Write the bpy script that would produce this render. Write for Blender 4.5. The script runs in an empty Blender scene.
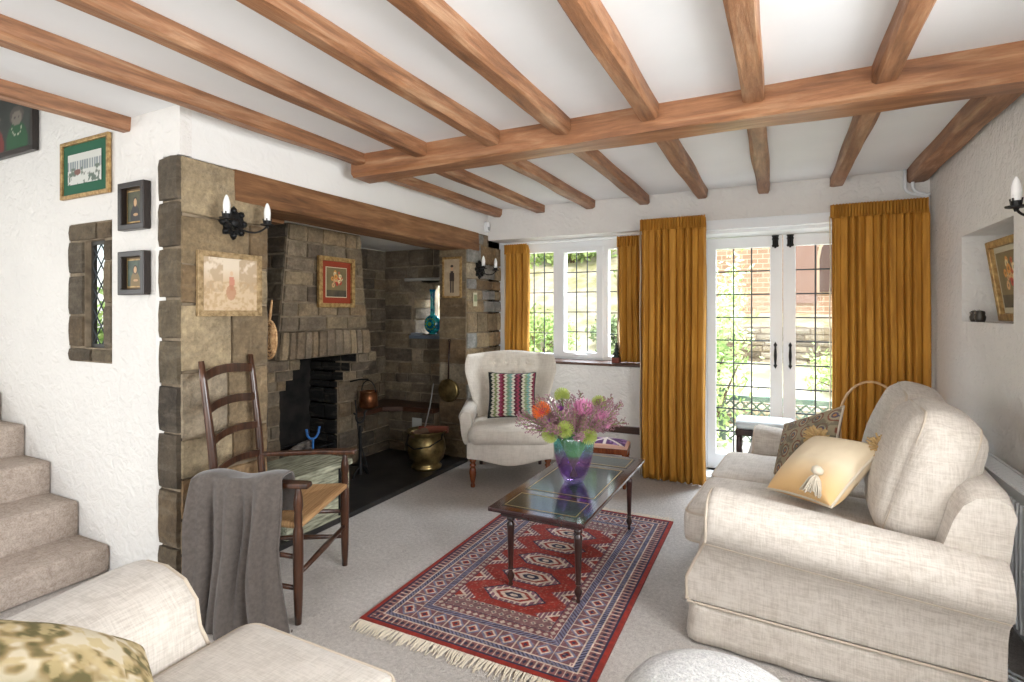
import bpy, math, random
import numpy as np
from mathutils import Vector, Matrix
R = math.radians
PI = math.pi
rnd = random.Random(7)
SC = bpy.context.scene
COL = SC.collection

# ------------------------------------------------------------------ camera, sky, light, exposure
CH = 1.40
cam_d = bpy.data.cameras.new('camera'); cam = bpy.data.objects.new('camera', cam_d); COL.objects.link(cam)
cam.location = (0, 0, CH); cam.rotation_euler = (R(90), 0, R(26.57))
cam_d.sensor_width = 36; cam_d.lens = 536 / 1024 * 36; cam_d.shift_y = -29 / 1024; cam_d.clip_start = 0.05; cam_d.clip_end = 300
SC.camera = cam
w = bpy.data.worlds.new('world'); SC.world = w; w.use_nodes = True
nt = w.node_tree; bg = nt.nodes['Background']
sky = nt.nodes.new('ShaderNodeTexSky'); sky.sky_type = 'NISHITA'; sky.sun_disc = False
sky.sun_elevation = R(48); sky.sun_rotation = R(200); sky.altitude = 100; sky.air_density = 1.0; sky.dust_density = 1.5
mixn = nt.nodes.new('ShaderNodeMix'); mixn.data_type = 'RGBA'; mixn.inputs[0].default_value = 0.35
mixn.inputs[7].default_value = (6, 6, 6, 1)
nt.links.new(sky.outputs[0], mixn.inputs[6]); nt.links.new(mixn.outputs[2], bg.inputs[0])
bg.inputs[1].default_value = 0.26
def lamp(name, kind, loc, rot, energy, color=(1, 1, 1), **kw):
    d = bpy.data.lights.new(name, kind); d.energy = energy; d.color = color
    for k, v in kw.items(): setattr(d, k, v)
    o = bpy.data.objects.new(name, d); COL.objects.link(o); o.location = loc; o.rotation_euler = rot
    return o
lamp('sun', 'SUN', (0, 0, 20), (R(42), 0, R(18)), 1.5, (1, .95, .87), angle=R(0.6))
# added area lamps, unseen: soft fill from behind the camera and the stair side
lamp('rear_fill_lamp', 'AREA', (-.9, -2.3, 1.0), (R(118), 0, 0), 62, (.92, .97, 1), shape='RECTANGLE', size=3.4, size_y=1.7)
lamp('stair_fill_lamp', 'AREA', (-5.6, -1.2, 1.7), (R(90), 0, R(-78)), 44, (.94, .98, 1), shape='RECTANGLE', size=1.8, size_y=1.6)
lamp('side_fill_lamp', 'AREA', (1.75, 1.15, 1.75), (R(82), 0, R(97)), 185, (.95, .98, 1), shape='RECTANGLE', size=2.4, size_y=1.6)  # added lamp outside the made-up side window, brightens the inglenook
# added area lamp above the garden, brightening the room through window and french doors
lamp('garden_fill_lamp', 'AREA', (-.8, 6.9, 4.1), (R(-38), 0, 0), 1250, (.80, .90, 1), shape='RECTANGLE', size=4.6, size_y=2.0)
SC.view_settings.view_transform = 'Standard'; SC.view_settings.look = 'None'
SC.view_settings.exposure = 0.50; SC.view_settings.gamma = 1; SC.view_settings.use_curve_mapping = False

# ------------------------------------------------------------------ materials
def lin(c):
    return tuple(((v / 255) / 12.92 if v / 255 <= .04045 else ((v / 255 + .055) / 1.055) ** 2.4) for v in c[:3])
def rgb(*c): return lin(c) + (1,)
MATS = {}
def mat(name, color=None, rough=.6, metal=0, **kw):
    m = bpy.data.materials.new(name); m.use_nodes = True
    b = m.node_tree.nodes['Principled BSDF']
    if color: b.inputs['Base Color'].default_value = rgb(*color)
    b.inputs['Roughness'].default_value = rough; b.inputs['Metallic'].default_value = metal
    for k, v in kw.items(): b.inputs[k].default_value = v
    MATS[name] = m
    return m
class NT:
    def __init__(s, m): s.m = m; s.t = m.node_tree; s.b = s.t.nodes['Principled BSDF']
    def n(s, typ, **kw):
        x = s.t.nodes.new(typ)
        for k, v in kw.items(): setattr(x, k, v)
        return x
    def l(s, a, b): s.t.links.new(a, b)
    def coord(s, scale=(1, 1, 1), rot=(0, 0, 0), src='Object'):
        tc = s.n('ShaderNodeTexCoord'); mp = s.n('ShaderNodeMapping'); mp.inputs['Scale'].default_value = scale
        mp.inputs['Rotation'].default_value = rot
        s.l(tc.outputs[src], mp.inputs[0]); return mp.outputs[0]
    def noise(s, vec, scale, detail=4, rough=.55, dist=0):
        x = s.n('ShaderNodeTexNoise'); x.inputs['Scale'].default_value = scale; x.inputs['Detail'].default_value = detail
        x.inputs['Roughness'].default_value = rough; x.inputs['Distortion'].default_value = dist
        s.l(vec, x.inputs['Vector']); return x.outputs['Fac']
    def ramp(s, fac, stops):
        x = s.n('ShaderNodeValToRGB'); e = x.color_ramp.elements
        while len(e) < len(stops): e.new(.5)
        for i, (p, c) in enumerate(stops): e[i].position = p; e[i].color = rgb(*c) if len(c) == 3 else c
        s.l(fac, x.inputs[0]); return x.outputs[0]
    def mix(s, f, a, b, mode='MIX'):
        x = s.n('ShaderNodeMix'); x.data_type = 'RGBA'; x.blend_type = mode
        for sock, v in ((x.inputs[0], f), (x.inputs[6], a), (x.inputs[7], b)):
            if hasattr(v, 'default_value'): s.l(v, sock)
            else: sock.default_value = v
        return x.outputs[2]
    def add(s, a, b, op='ADD'):
        x = s.n('ShaderNodeMath', operation=op)
        for sock, v in ((x.inputs[0], a), (x.inputs[1], b)):
            if hasattr(v, 'default_value'): s.l(v, sock)
            else: sock.default_value = v
        return x.outputs[0]
    def bump(s, h, strength=.3, dist=.01):
        x = s.n('ShaderNodeBump'); x.inputs['Strength'].default_value = strength; x.inputs['Distance'].default_value = dist
        s.l(h, x.inputs['Height']); s.l(x.outputs[0], s.b.inputs['Normal'])
    def col(s, c): s.l(c, s.b.inputs['Base Color'])
def noisy(name, c1, c2, scale, rough=.7, bump=0, dist=.005, stretch=(1, 1, 1), detail=5, lo=.35, hi=.65, bscale=None, **kw):
    m = mat(name, c1, rough, **kw); k = NT(m); v = k.coord(stretch)
    f = k.noise(v, scale, detail); k.col(k.ramp(f, [(lo, c1), (hi, c2)]))
    if bump: k.bump(k.noise(v, bscale or scale * 1.5, detail), bump, dist)
    return m
def plaster(name, c, bump, scale):
    m = mat(name, c, .88); k = NT(m); v = k.coord()
    f1 = k.noise(v, scale, 3, .5, 1.2); f2 = k.noise(v, scale * 5, 4); f3 = k.noise(v, 1.3, 3)
    k.col(k.ramp(f3, [(.3, tuple(int(x * .965) for x in c)), (.7, c)]))
    k.bump(k.add(f1, k.add(f2, .25, 'MULTIPLY')), bump, .02)
    return m
M_plaster = plaster('rough_plaster', (236, 232, 226), .75, 15)
M_smooth = plaster('smooth_plaster', (240, 238, 234), .18, 9)
M_ceil = plaster('ceiling_paint', (243, 243, 243), .08, 6)
def stone_mat(name, tint, mort=False):
    m = mat(name, tint, .92); k = NT(m); v = k.coord()
    a = k.n('ShaderNodeVertexColor', layer_name='col')
    f = k.noise(v, 9, 6, .65); g = k.noise(v, 45, 5, .7); s = k.noise(k.coord((1, 1, 5)), 6, 4)
    c = k.mix(.75, a.outputs[0], k.ramp(f, [(.25, (110, 106, 100)), (.5, (190, 186, 180)), (.75, (250, 246, 236))]), 'MULTIPLY')
    c = k.mix(k.ramp(s, [(.52, (0, 0, 0)), (.7, (110, 110, 110))]), c, rgb(180, 168, 148))
    c = k.mix(.45, c, k.ramp(g, [(.3, (90, 88, 84)), (.7, (255, 255, 255))]), 'MULTIPLY')
    k.col(c); k.bump(k.add(k.add(f, 1.3, 'MULTIPLY'), g), .9, .012)
    return m
M_stone = stone_mat('rubble_stone', (140, 125, 105))
M_mortar = noisy('mortar', (112, 98, 80), (150, 134, 112), 12, .95, .6, .01)
M_soot = noisy('sooty_stone', (14, 13, 12), (40, 36, 32), 8, .95, .6, .01)
def wood(name, c1, c2, c3, axis='Y', rough=.5, scale=1.0, bump=.15, coat=0, src='Object'):
    m = mat(name, c1, rough); k = NT(m)
    st = {'X': (1, 9, 9), 'Y': (9, 1, 9), 'Z': (9, 9, 1)}[axis]
    v = k.coord(st, src=src); f = k.noise(v, 2.2 * scale, 6, .6, .6); g = k.noise(v, 9 * scale, 4, .7)
    big = k.noise(k.coord(), 2.0, 3)
    c = k.ramp(f, [(.28, c1), (.5, c2), (.72, c3)])
    c = k.mix(.25, c, k.ramp(g, [(.35, (60, 50, 45)), (.65, (255, 255, 255))]), 'MULTIPLY')
    c = k.mix(.5, c, k.ramp(big, [(.3, (175, 160, 150)), (.7, (255, 255, 255))]), 'MULTIPLY')
    k.col(c); k.bump(k.add(f, g), bump * 1.4, .008)
    if coat: k.b.inputs['Coat Weight'].default_value = coat; k.b.inputs['Coat Roughness'].default_value = .1
    return m
M_beamY = wood('joist_timber', (120, 82, 56), (172, 121, 84), (208, 168, 132), 'Y', .5, 1, .35)
M_beamX = wood('beam_timber', (128, 86, 58), (176, 122, 84), (210, 166, 126), 'X', .42, .8, .3)
M_oldwood = wood('old_oak', (104, 70, 42), (146, 102, 64), (178, 134, 92), 'Y', .7, .9, .4)
M_dark = wood('dark_walnut', (34, 20, 18), (56, 32, 28), (82, 48, 40), 'Z', .28, 1.5, .05, .3)
M_chairwood = wood('chair_elm', (44, 27, 18), (76, 46, 30), (108, 70, 48), 'Z', .3, 1.6, .06, .3)
M_honey = wood('turned_beech', (92, 42, 18), (138, 70, 34), (166, 92, 50), 'Z', .25, 1.6, .05, .4)
M_tabletop = wood('polished_mahogany', (38, 18, 22), (58, 28, 30), (78, 42, 42), 'Y', .12, 1.3, .03, .6)
M_leather = noisy('tooled_green_leather', (34, 48, 48), (48, 64, 62), 30, .12, .08, .002)
M_gold = mat('gilt_line', (170, 140, 80), .35, .6)
M_gilt = noisy('gilt_frame_leaf', (144, 110, 66), (192, 160, 106), 40, .42, .3, .003, metal=.45)
M_paleg = noisy('pale_gilt_gesso', (132, 108, 72), (182, 156, 116), 40, .5, .3, .003, metal=.15)
M_blackframe = mat('dark_box_frame', (38, 30, 26), .35)
M_iron = noisy('wrought_iron', (16, 16, 17), (36, 35, 35), 30, .5, .3, .003, metal=.5)
M_white = mat('white_gloss_paint', (240, 242, 243), .3)
M_candle = mat('white_candle_bulb', (246, 246, 244), .25)
M_lead = mat('lead_came', (70, 76, 80), .5, .3)
M_brass = noisy('aged_brass', (112, 96, 62), (176, 154, 104), 14, .32, .1, .003, metal=.9)
M_copper = noisy('copper', (120, 74, 48), (176, 116, 78), 14, .3, .05, .002, metal=.9)
M_slate = noisy('black_slate', (20, 20, 21), (48, 46, 44), 7, .38, .35, .006)
M_sillwood = wood('dark_sill', (50, 30, 20), (78, 48, 32), (98, 62, 42), 'X', .4)
def linen(name, c, dark, bumpk=.25):
    m = mat(name, c, .9); k = NT(m); k.b.inputs['Sheen Weight'].default_value = .15
    a = k.noise(k.coord((1, 1, 18)), 11, 3, .7); b = k.noise(k.coord((18, 1.5, 1.5)), 11, 3, .7); d = k.noise(k.coord((1.5, 18, 1.5)), 11, 3, .7)
    s = k.add(k.add(a, b), d); s = k.add(s, 3.0, 'DIVIDE')
    k.col(k.ramp(s, [(.40, dark), (.56, c)]))
    f = k.noise(k.coord(), 260, 2); k.bump(k.add(f, k.add(s, 2.0, 'MULTIPLY')), bumpk, .003)
    return m
M_linen = linen('oatmeal_linen', (209, 200, 189), (182, 171, 158))
M_linen2 = linen('cream_linen', (204, 196, 186), (180, 171, 160))
M_piping = mat('linen_piping', (196, 182, 164), .9)
M_wing = linen('ivory_upholstery', (222, 213, 200), (204, 194, 180), .15)
def velvet():
    m = mat('mustard_velvet', (190, 118, 24), .75); k = NT(m)
    f = k.noise(k.coord((6, 6, .6)), 5, 4)
    k.col(k.ramp(f, [(.3, (164, 108, 28)), (.7, (204, 146, 54))])); k.b.inputs['Sheen Weight'].default_value = .5
    k.b.inputs['Sheen Roughness'].default_value = .4; k.b.inputs['Sheen Tint'].default_value = rgb(240, 180, 80)
    return m
M_velvet = velvet()
M_lining = mat('curtain_lining', (214, 196, 168), .9)
def carpet(name, c1, c2, sc=160):
    m = mat(name, c1, .97); k = NT(m); v = k.coord()
    f = k.noise(v, sc, 3, .8); g = k.noise(v, 3, 3); h = k.noise(v, sc * .3, 3, .8)
    c = k.ramp(k.add(k.add(f, h), .5, 'MULTIPLY'), [(.38, c1), (.62, c2)]); c = k.mix(.5, c, k.ramp(g, [(.3, (225, 222, 218)), (.7, (255, 255, 255))]), 'MULTIPLY')
    k.col(c); k.bump(k.add(f, h), .8, .01); return m
M_carpet = carpet('wool_carpet', (180, 172, 165), (220, 213, 206))
M_stairc = carpet('stair_carpet', (170, 152, 138), (212, 197, 184), 120)
M_throw = noisy('taupe_wool', (80, 72, 66), (94, 85, 79), 60, .95, .25, .002)
M_throw.node_tree.nodes['Principled BSDF'].inputs['Sheen Weight'].default_value = .3
M_boucle = noisy('grey_boucle', (196, 194, 192), (226, 224, 220), 90, .97, 1.0, .012)
M_rush = noisy('rush_seat', (150, 110, 70), (196, 156, 108), 4, .8, .7, .006, stretch=(1, 60, 1))
M_chest = noisy('weathered_lime_green_wood', (104, 104, 86), (196, 196, 170), 4, .8, .8, .01, stretch=(14, 2, 14), lo=.35, hi=.65)
M_fringe = mat('cream_fringe', (214, 202, 182), .9)
M_wicker = noisy('straw_wicker', (156, 112, 70), (206, 170, 124), 50, .8, .5, .004)
M_blue = mat('blue_enamel', (50, 104, 168), .35)
M_teal = noisy('turquoise_glaze', (14, 110, 150), (50, 190, 196), 16, .15, 0, lo=.45, hi=.52)
M_teal.node_tree.nodes['Principled BSDF'].inputs['Coat Weight'].default_value = .7
M_leafm = noisy('garden_leaves', (128, 160, 84), (200, 218, 140), 4, .7)
M_leafd = noisy('dark_garden_leaves', (96, 116, 76), (158, 172, 124), 4, .7)
M_grass = noisy('dry_bank_grass', (176, 172, 124), (226, 214, 190), 2.6, .95, .5, .03)
M_path = noisy('garden_paving', (170, 160, 146), (204, 194, 178), 5, .9, .3, .01)
M_trunk = noisy('bark', (84, 66, 50), (120, 100, 80), 9, .9, .5, .01)
M_fence = noisy('weathered_fence', (92, 112, 98), (134, 146, 124), 9, .9, .2, .003)
def vcol(name, rough=.85, bump=.2, scale=200):
    m = mat(name, (255, 255, 255), rough); k = NT(m); a = k.n('ShaderNodeVertexColor', layer_name='col'); k.col(a.outputs[0])
    if bump: k.bump(k.noise(k.coord(), scale, 2), bump, .003)
    return m
M_print = vcol('printed_surface', .5, 0)
M_woven = vcol('woven_surface', .95, .5, 160)
M_canvas = vcol('embroidered_surface', .9, .3, 300)
def glassmat(name, gloss=.06, tint=(1, 1, 1, 1)):
    m = bpy.data.materials.new(name); m.use_nodes = True; t = m.node_tree; t.nodes.clear()
    o = t.nodes.new('ShaderNodeOutputMaterial'); mx = t.nodes.new('ShaderNodeMixShader'); a = t.nodes.new('ShaderNodeBsdfTransparent'); g = t.nodes.new('ShaderNodeBsdfGlossy')
    a.inputs[0].default_value = tint; g.inputs['Roughness'].default_value = .02; mx.inputs[0].default_value = gloss
    t.links.new(a.outputs[0], mx.inputs[1]); t.links.new(g.outputs[0], mx.inputs[2]); t.links.new(mx.outputs[0], o.inputs[0]); return m
M_glass = glassmat('window_glass', .012)
def vaseglass():
    m = glassmat('teal_violet_glass', .14); t = m.node_tree
    tc = t.nodes.new('ShaderNodeTexCoord'); sp = t.nodes.new('ShaderNodeSeparateXYZ'); rp = t.nodes.new('ShaderNodeValToRGB')
    mr = t.nodes.new('ShaderNodeMapRange'); mr.inputs[2].default_value = .30
    t.links.new(tc.outputs['Object'], sp.inputs[0]); t.links.new(sp.outputs[2], mr.inputs[0]); t.links.new(mr.outputs[0], rp.inputs[0])
    e = rp.color_ramp.elements
    e[0].position = 0; e[0].color = (.78, .76, .95, 1); e[1].position = 1; e[1].color = (.58, .94, .91, 1)
    for p, c in ((.10, (.82, .64, .90, 1)), (.48, (.85, .66, .90, 1)), (.56, (.74, .94, .95, 1))):
        x = e.new(p); x.color = c
    out = [n for n in t.nodes if n.type == 'OUTPUT_MATERIAL'][0]; mx0 = [n for n in t.nodes if n.type == 'MIX_SHADER'][0]
    df = t.nodes.new('ShaderNodeBsdfDiffuse'); mx = t.nodes.new('ShaderNodeMixShader'); mx.inputs[0].default_value = .035
    t.links.new(rp.outputs[0], df.inputs[0]); t.links.new(mx0.outputs[0], mx.inputs[1]); t.links.new(df.outputs[0], mx.inputs[2]); t.links.new(mx.outputs[0], out.inputs[0])
    for n in t.nodes:
        if n.type == 'BSDF_TRANSPARENT': t.links.new(rp.outputs[0], n.inputs[0])
    return m
M_vase = vaseglass()
M_water = glassmat('violet_water', .03, (.85, .70, .92, 1))

# ------------------------------------------------------------------ mesh helpers
class MB:
    def __init__(s): s.v = []; s.f = []; s.mi = []; s.c = []; s.cur = 0; s.curc = (1, 1, 1)
    def add(s, vs, fs):
        b = len(s.v); s.v += [tuple(p) for p in vs]
        for f in fs: s.f.append([b + i for i in f]); s.mi.append(s.cur); s.c.append(s.curc)
        return s
    def box(s, x0, x1, y0, y1, z0, z1, M=None):
        p = [(x, y, z) for z in (z0, z1) for y in (y0, y1) for x in (x0, x1)]
        if M: p = [M @ Vector(q) for q in p]
        return s.add(p, [(0, 2, 3, 1), (4, 5, 7, 6), (0, 1, 5, 4), (2, 6, 7, 3), (0, 4, 6, 2), (1, 3, 7, 5)])
    def tube(s, path, r, n=10, cap=True, closed=False):
        P = [Vector(p) for p in path]; rs = r if isinstance(r, (list, tuple)) else [r] * len(P)
        vs = []; fs = []; L = len(P); up = None
        for i, p in enumerate(P):
            if closed: t = P[(i + 1) % L] - P[i - 1]
            else: t = P[min(i + 1, L - 1)] - P[max(i - 1, 0)]
            t.normalize()
            if up is None: up = Vector((0, 0, 1)) if abs(t.z) < .9 else Vector((1, 0, 0))
            a = t.cross(up)
            if a.length < 1e-5: a = t.orthogonal()
            a.normalize(); b = a.cross(t).normalized(); up = b
            for k in range(n):
                an = 2 * PI * k / n; vs.append(p + a * math.cos(an) * rs[i] + b * math.sin(an) * rs[i])
        rng = L if closed else L - 1
        for i in range(rng):
            j = (i + 1) % L
            for k in range(n): fs.append((i * n + k, i * n + (k + 1) % n, j * n + (k + 1) % n, j * n + k))
        if cap and not closed: fs.append(tuple(range(n))[::-1]); fs.append(tuple((L - 1) * n + k for k in range(n)))
        return s.add(vs, fs)
    def lathe(s, prof, n=28, M=None, cap=True):
        vs = []; fs = []
        for (r, z) in prof:
            for k in range(n):
                a = 2 * PI * k / n; q = Vector((r * math.cos(a), r * math.sin(a), z)); vs.append(M @ q if M else q)
        for i in range(len(prof) - 1):
            for k in range(n): fs.append((i * n + k, i * n + (k + 1) % n, (i + 1) * n + (k + 1) % n, (i + 1) * n + k))
        if cap: fs.append(tuple(range(n))[::-1]); fs.append(tuple((len(prof) - 1) * n + k for k in range(n)))
        return s.add(vs, fs)
    def grid(s, fn, nu, nv, closeu=False):
        vs = [fn(i / nu, j / nv) for j in range(nv + 1) for i in range(nu + (0 if closeu else 1))]
        W = nu if closeu else nu + 1; fs = []
        for j in range(nv):
            for i in range(nu):
                i2 = (i + 1) % W; fs.append((j * W + i, j * W + i2, (j + 1) * W + i2, (j + 1) * W + i))
        return s.add(vs, fs)
    def prism(s, poly, h0, h1, M=None):   # polygon in xy, extruded in z then M
        n = len(poly); p = [Vector((x, y, h0)) for x, y in poly] + [Vector((x, y, h1)) for x, y in poly]
        if M: p = [M @ q for q in p]
        return s.add(p, [tuple(range(n))[::-1], tuple(range(n, 2 * n))] + [(i, (i + 1) % n, n + (i + 1) % n, n + i) for i in range(n)])
    def rbox(s, x0, x1, y0, y1, z0, z1, r=.04, n=10, puff=0, M=None):
        c = Vector(((x0 + x1) / 2, (y0 + y1) / 2, (z0 + z1) / 2)); h = Vector(((x1 - x0) / 2, (y1 - y0) / 2, (z1 - z0) / 2)); r = min(r, *h)
        key = {}; vs = []; fs = []
        def P(ax, sg, a, b):
            q = [0, 0, 0]; q[ax] = sg; q[(ax + 1) % 3] = a; q[(ax + 2) % 3] = b
            kk = tuple(round(t, 4) for t in q)
            if kk in key: return key[kk]
            # denser near edges
            e = [math.copysign(1 - (1 - abs(t)) ** 1.35, t) for t in q]
            p = Vector([e[i] * h[i] for i in range(3)])
            inn = Vector([max(-h[i] + r, min(h[i] - r, p[i])) for i in range(3)]); d = p - inn
            if d.length > 1e-9: p = inn + d.normalized() * r if (sum(abs(d[i]) > 1e-6 for i in range(3)) > 1) else p
            if puff:
                for i in range(3):
                    j, k2 = (i + 1) % 3, (i + 2) % 3
                    wgt = (1 - e[j] ** 2) * (1 - e[k2] ** 2); p[i] += math.copysign(puff * (h.length / 3 if False else 1) * wgt, e[i]) * (abs(e[i]) ** 2) * (min(h) / h[i]) ** .5
            p += c
            if M: p = M @ p
            vs.append(p); key[kk] = len(vs) - 1; return key[kk]
        for ax in range(3):
            for sg in (-1, 1):
                for i in range(n):
                    for j in range(n):
                        a0, a1, b0, b1 = [-1 + 2 * t / n for t in (i, i + 1, j, j + 1)]
                        f = [P(ax, sg, a0, b0), P(ax, sg, a1, b0), P(ax, sg, a1, b1), P(ax, sg, a0, b1)]
                        if sg < 0: f = f[::-1]
                        if len(set(f)) >= 3: fs.append(f)
        return s.add(vs, fs)
    def pillow(s, W, H, T, n=18, M=None, pinch=.06):
        vs = []; fs = []
        for side in (1, -1):
            b = len(vs)
            for j in range(n + 1):
                for i in range(n + 1):
                    u = -1 + 2 * i / n; v = -1 + 2 * j / n
                    pr = (max(0, 1 - u ** 2) * max(0, 1 - v ** 2)) ** .42
                    x = u * W / 2 * (1 - pinch * (1 - v * v) ) ; y = v * H / 2 * (1 - pinch * (1 - u * u))
                    q = Vector((x, y, side * T / 2 * pr)); vs.append(M @ q if M else q)
            for j in range(n):
                for i in range(n):
                    f = (b + j * (n + 1) + i, b + j * (n + 1) + i + 1, b + (j + 1) * (n + 1) + i + 1, b + (j + 1) * (n + 1) + i)
                    fs.append(f if side > 0 else f[::-1])
        return s.add(vs, fs)
    def build(s, name, mats, parent=None, smooth=False, bevel=0, loc=None, sub=0, recalc=True, auto=None):
        me = bpy.data.meshes.new(name); me.from_pydata(s.v, [], s.f)
        mats = mats if isinstance(mats, (list, tuple)) else [mats]
        for m in mats: me.materials.append(m)
        if len(mats) > 1: me.polygons.foreach_set('material_index', s.mi)
        if any(c != (1, 1, 1) for c in s.c):
            at = me.color_attributes.new('col', 'FLOAT_COLOR', 'CORNER'); arr = np.ones((len(me.loops), 4), 'f'); k = 0
            for f, c in zip(s.f, s.c): arr[k:k + len(f), :3] = c; k += len(f)
            at.data.foreach_set('color', arr.ravel())
        if smooth: me.polygons.foreach_set('use_smooth', [True] * len(me.polygons))
        me.update()
        if recalc:
            import bmesh
            bm = bmesh.new(); bm.from_mesh(me); bmesh.ops.remove_doubles(bm, verts=bm.verts, dist=1e-6)
            bmesh.ops.recalc_face_normals(bm, faces=bm.faces); bm.to_mesh(me); bm.free()
        if smooth and auto: me.set_sharp_from_angle(angle=R(auto))
        o = bpy.data.objects.new(name, me); COL.objects.link(o)
        if parent: o.parent = parent
        if loc: o.location = loc
        if bevel:
            b = o.modifiers.new('bevel', 'BEVEL'); b.width = bevel; b.segments = 2; b.limit_method = 'ANGLE'
        if sub: m = o.modifiers.new('sub', 'SUBSURF'); m.levels = sub; m.render_levels = sub
        return o
def tag(o, label, cat, group=None, kind=None):
    if label: o['label'] = label
    if cat: o['category'] = cat
    if group: o['group'] = group
    if kind: o['kind'] = kind
    return o
def struct(o): o['kind'] = 'structure'; return o
def thing(name, loc, label, cat, group=None, rz=0, rot=None):
    o = bpy.data.objects.new(name, None); COL.objects.link(o); o.location = loc; o.rotation_euler = rot or (0, 0, rz); o.empty_display_size = .1
    return tag(o, label, cat, group)
def copy_tree(o, parent=None):
    c = o.copy(); COL.objects.link(c); c.parent = parent
    for ch in [x for x in bpy.data.objects if x.parent == o]: copy_tree(ch, c)
    return c
def painted(name, W, H, nx, ny, fn, m, parent=None, frame='XZ', dome=0, loc=None):
    """flat sheet with its own design as colours; centred, in local XZ (facing -Y) or XY"""
    xs = np.linspace(-W / 2, W / 2, nx + 1); ys = np.linspace(-H / 2, H / 2, ny + 1)
    X, Y = np.meshgrid(xs, ys); c = fn(X, Y)
    c = np.clip(np.asarray(c, 'f'), 0, 1); c = np.where(c <= .04045, c / 12.92, ((c + .055) / 1.055) ** 2.4)
    Z = dome(X, Y) if dome else np.zeros_like(X)
    co = np.stack([X, Y, Z] if frame == 'XY' else [X, -Z, Y], -1).reshape(-1, 3)
    idx = np.arange((nx + 1) * (ny + 1)).reshape(ny + 1, nx + 1)
    F = np.stack([idx[:-1, :-1], idx[:-1, 1:], idx[1:, 1:], idx[1:, :-1]], -1).reshape(-1, 4)
    me = bpy.data.meshes.new(name); me.from_pydata(co.tolist(), [], F.tolist()); me.materials.append(m)
    at = me.color_attributes.new('col', 'FLOAT_COLOR', 'POINT')
    at.data.foreach_set('color', np.concatenate([c.reshape(-1, 3), np.ones((c.shape[0] * c.shape[1], 1))], 1).astype('f').ravel())
    me.polygons.foreach_set('use_smooth', [True] * len(me.polygons)); me.update()
    o = bpy.data.objects.new(name, me); COL.objects.link(o)
    if parent: o.parent = parent
    if loc: o.location = loc
    return o
def vnoise(X, Y, sc, seed=0):
    r = np.random.RandomState(seed); G = r.rand(64, 64); x = (X * sc) % 63; y = (Y * sc) % 63
    i = np.floor(x).astype(int); j = np.floor(y).astype(int); fx = x - i; fy = y - j; fx = fx * fx * (3 - 2 * fx); fy = fy * fy * (3 - 2 * fy)
    return (G[j, i] * (1 - fx) + G[j, (i + 1) % 64] * fx) * (1 - fy) + (G[(j + 1) % 64, i] * (1 - fx) + G[(j + 1) % 64, (i + 1) % 64] * fx) * fy
def fbm(X, Y, sc, seed=0): return .55 * vnoise(X, Y, sc, seed) + .3 * vnoise(X, Y, sc * 2.1, seed + 1) + .15 * vnoise(X, Y, sc * 4.3, seed + 2)
def C3(*c): return np.array(c) / 255.
def blend(a, b, m): m = np.clip(m, 0, 1)[..., None]; return a * (1 - m) + b * m

STONES = [(150, 132, 108), (162, 144, 118), (138, 122, 102), (172, 154, 126), (144, 130, 112), (156, 134, 106), (128, 114, 98), (166, 150, 128)]
def stones(mb, fn, a0, a1, b0, b1, hmin=.09, hmax=.17, wmin=.14, wmax=.36, seed=1, hole=None, pal=STONES, dark=1.0, prot=.02, gap=.010):
    """courses of irregular blocks; fn(a,b,d) maps to space, d outward. hole(a,b) -> True leaves block out"""
    rr = random.Random(seed); b = b0
    while b < b1 - .01:
        h = rr.uniform(hmin, hmax); bt = min(b + h, b1)
        if b1 - bt < hmin * .6: bt = b1
        a = a0
        wv = rr.uniform(-.006, .006)
        while a < a1 - .01:
            wd = rr.uniform(wmin, wmax); at = min(a + wd, a1)
            if a1 - at < wmin * .5: at = a1
            ca, cb = (a + at) / 2, (b + bt) / 2
            if not (hole and hole(ca, cb)):
                g = gap * .5; d = rr.uniform(.2, 1) * prot; c = rr.choice(pal); k = dark * rr.uniform(.88, 1.10)
                mb.curc = tuple(lin([min(255, x * k) for x in c]))
                nx = max(2, int((at - a) / .05)); ny = max(2, int((bt - b) / .04)); e = .012
                As = [a + g + (at - a - 2 * g) * i / nx for i in range(nx + 1)]; Bs = [b + g + (bt - b - 2 * g) * j / ny for j in range(ny + 1)]
                vs = []; j4 = lambda: rr.uniform(-1, 1)
                cut = [rr.uniform(0, .016) for _ in range(4)]
                for j, y in enumerate(Bs):
                    for i, x in enumerate(As):
                        ei = i in (0, nx); ej = j in (0, ny)
                        dd = d + j4() * .004
                        xx, yy = x, y + wv * math.sin(x * 9)
                        if ei or ej: dd = d * .45 + (0 if ei and ej else .004)
                        if ei and ej: xx += (e if i == 0 else -e) * .4; yy += (e if j == 0 else -e) * .35
                        else:
                            if not ej: yy += j4() * .004
                            if not ei: xx += j4() * .004
                            if ei: xx += (1 if i == 0 else -1) * rr.uniform(0, .007)
                            if ej: yy += (1 if j == 0 else -1) * rr.uniform(0, .007)
                        vs.append(fn(xx, yy, dd + .006))
                W = nx + 1; nb = (nx + 1) * (ny + 1)
                border = [i for i in range(W)] + [j * W + nx for j in range(1, ny + 1)] + [ny * W + i for i in range(nx - 1, -1, -1)] + [j * W for j in range(ny - 1, 0, -1)]
                vs += [fn(As[q % W], Bs[q // W], -.012) for q in border]; nbd = len(border)
                mb.add(vs, [(border[q], border[(q + 1) % nbd], nb + (q + 1) % nbd, nb + q) for q in range(nbd)][:0] + [(nb + q, nb + (q + 1) % nbd, border[(q + 1) % nbd], border[q]) for q in range(nbd)] + [(j * W + i, j * W + i + 1, (j + 1) * W + i + 1, (j + 1) * W + i) for j in range(ny) for i in range(nx)])
            a = at
        b = bt
    mb.curc = (1, 1, 1)
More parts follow.
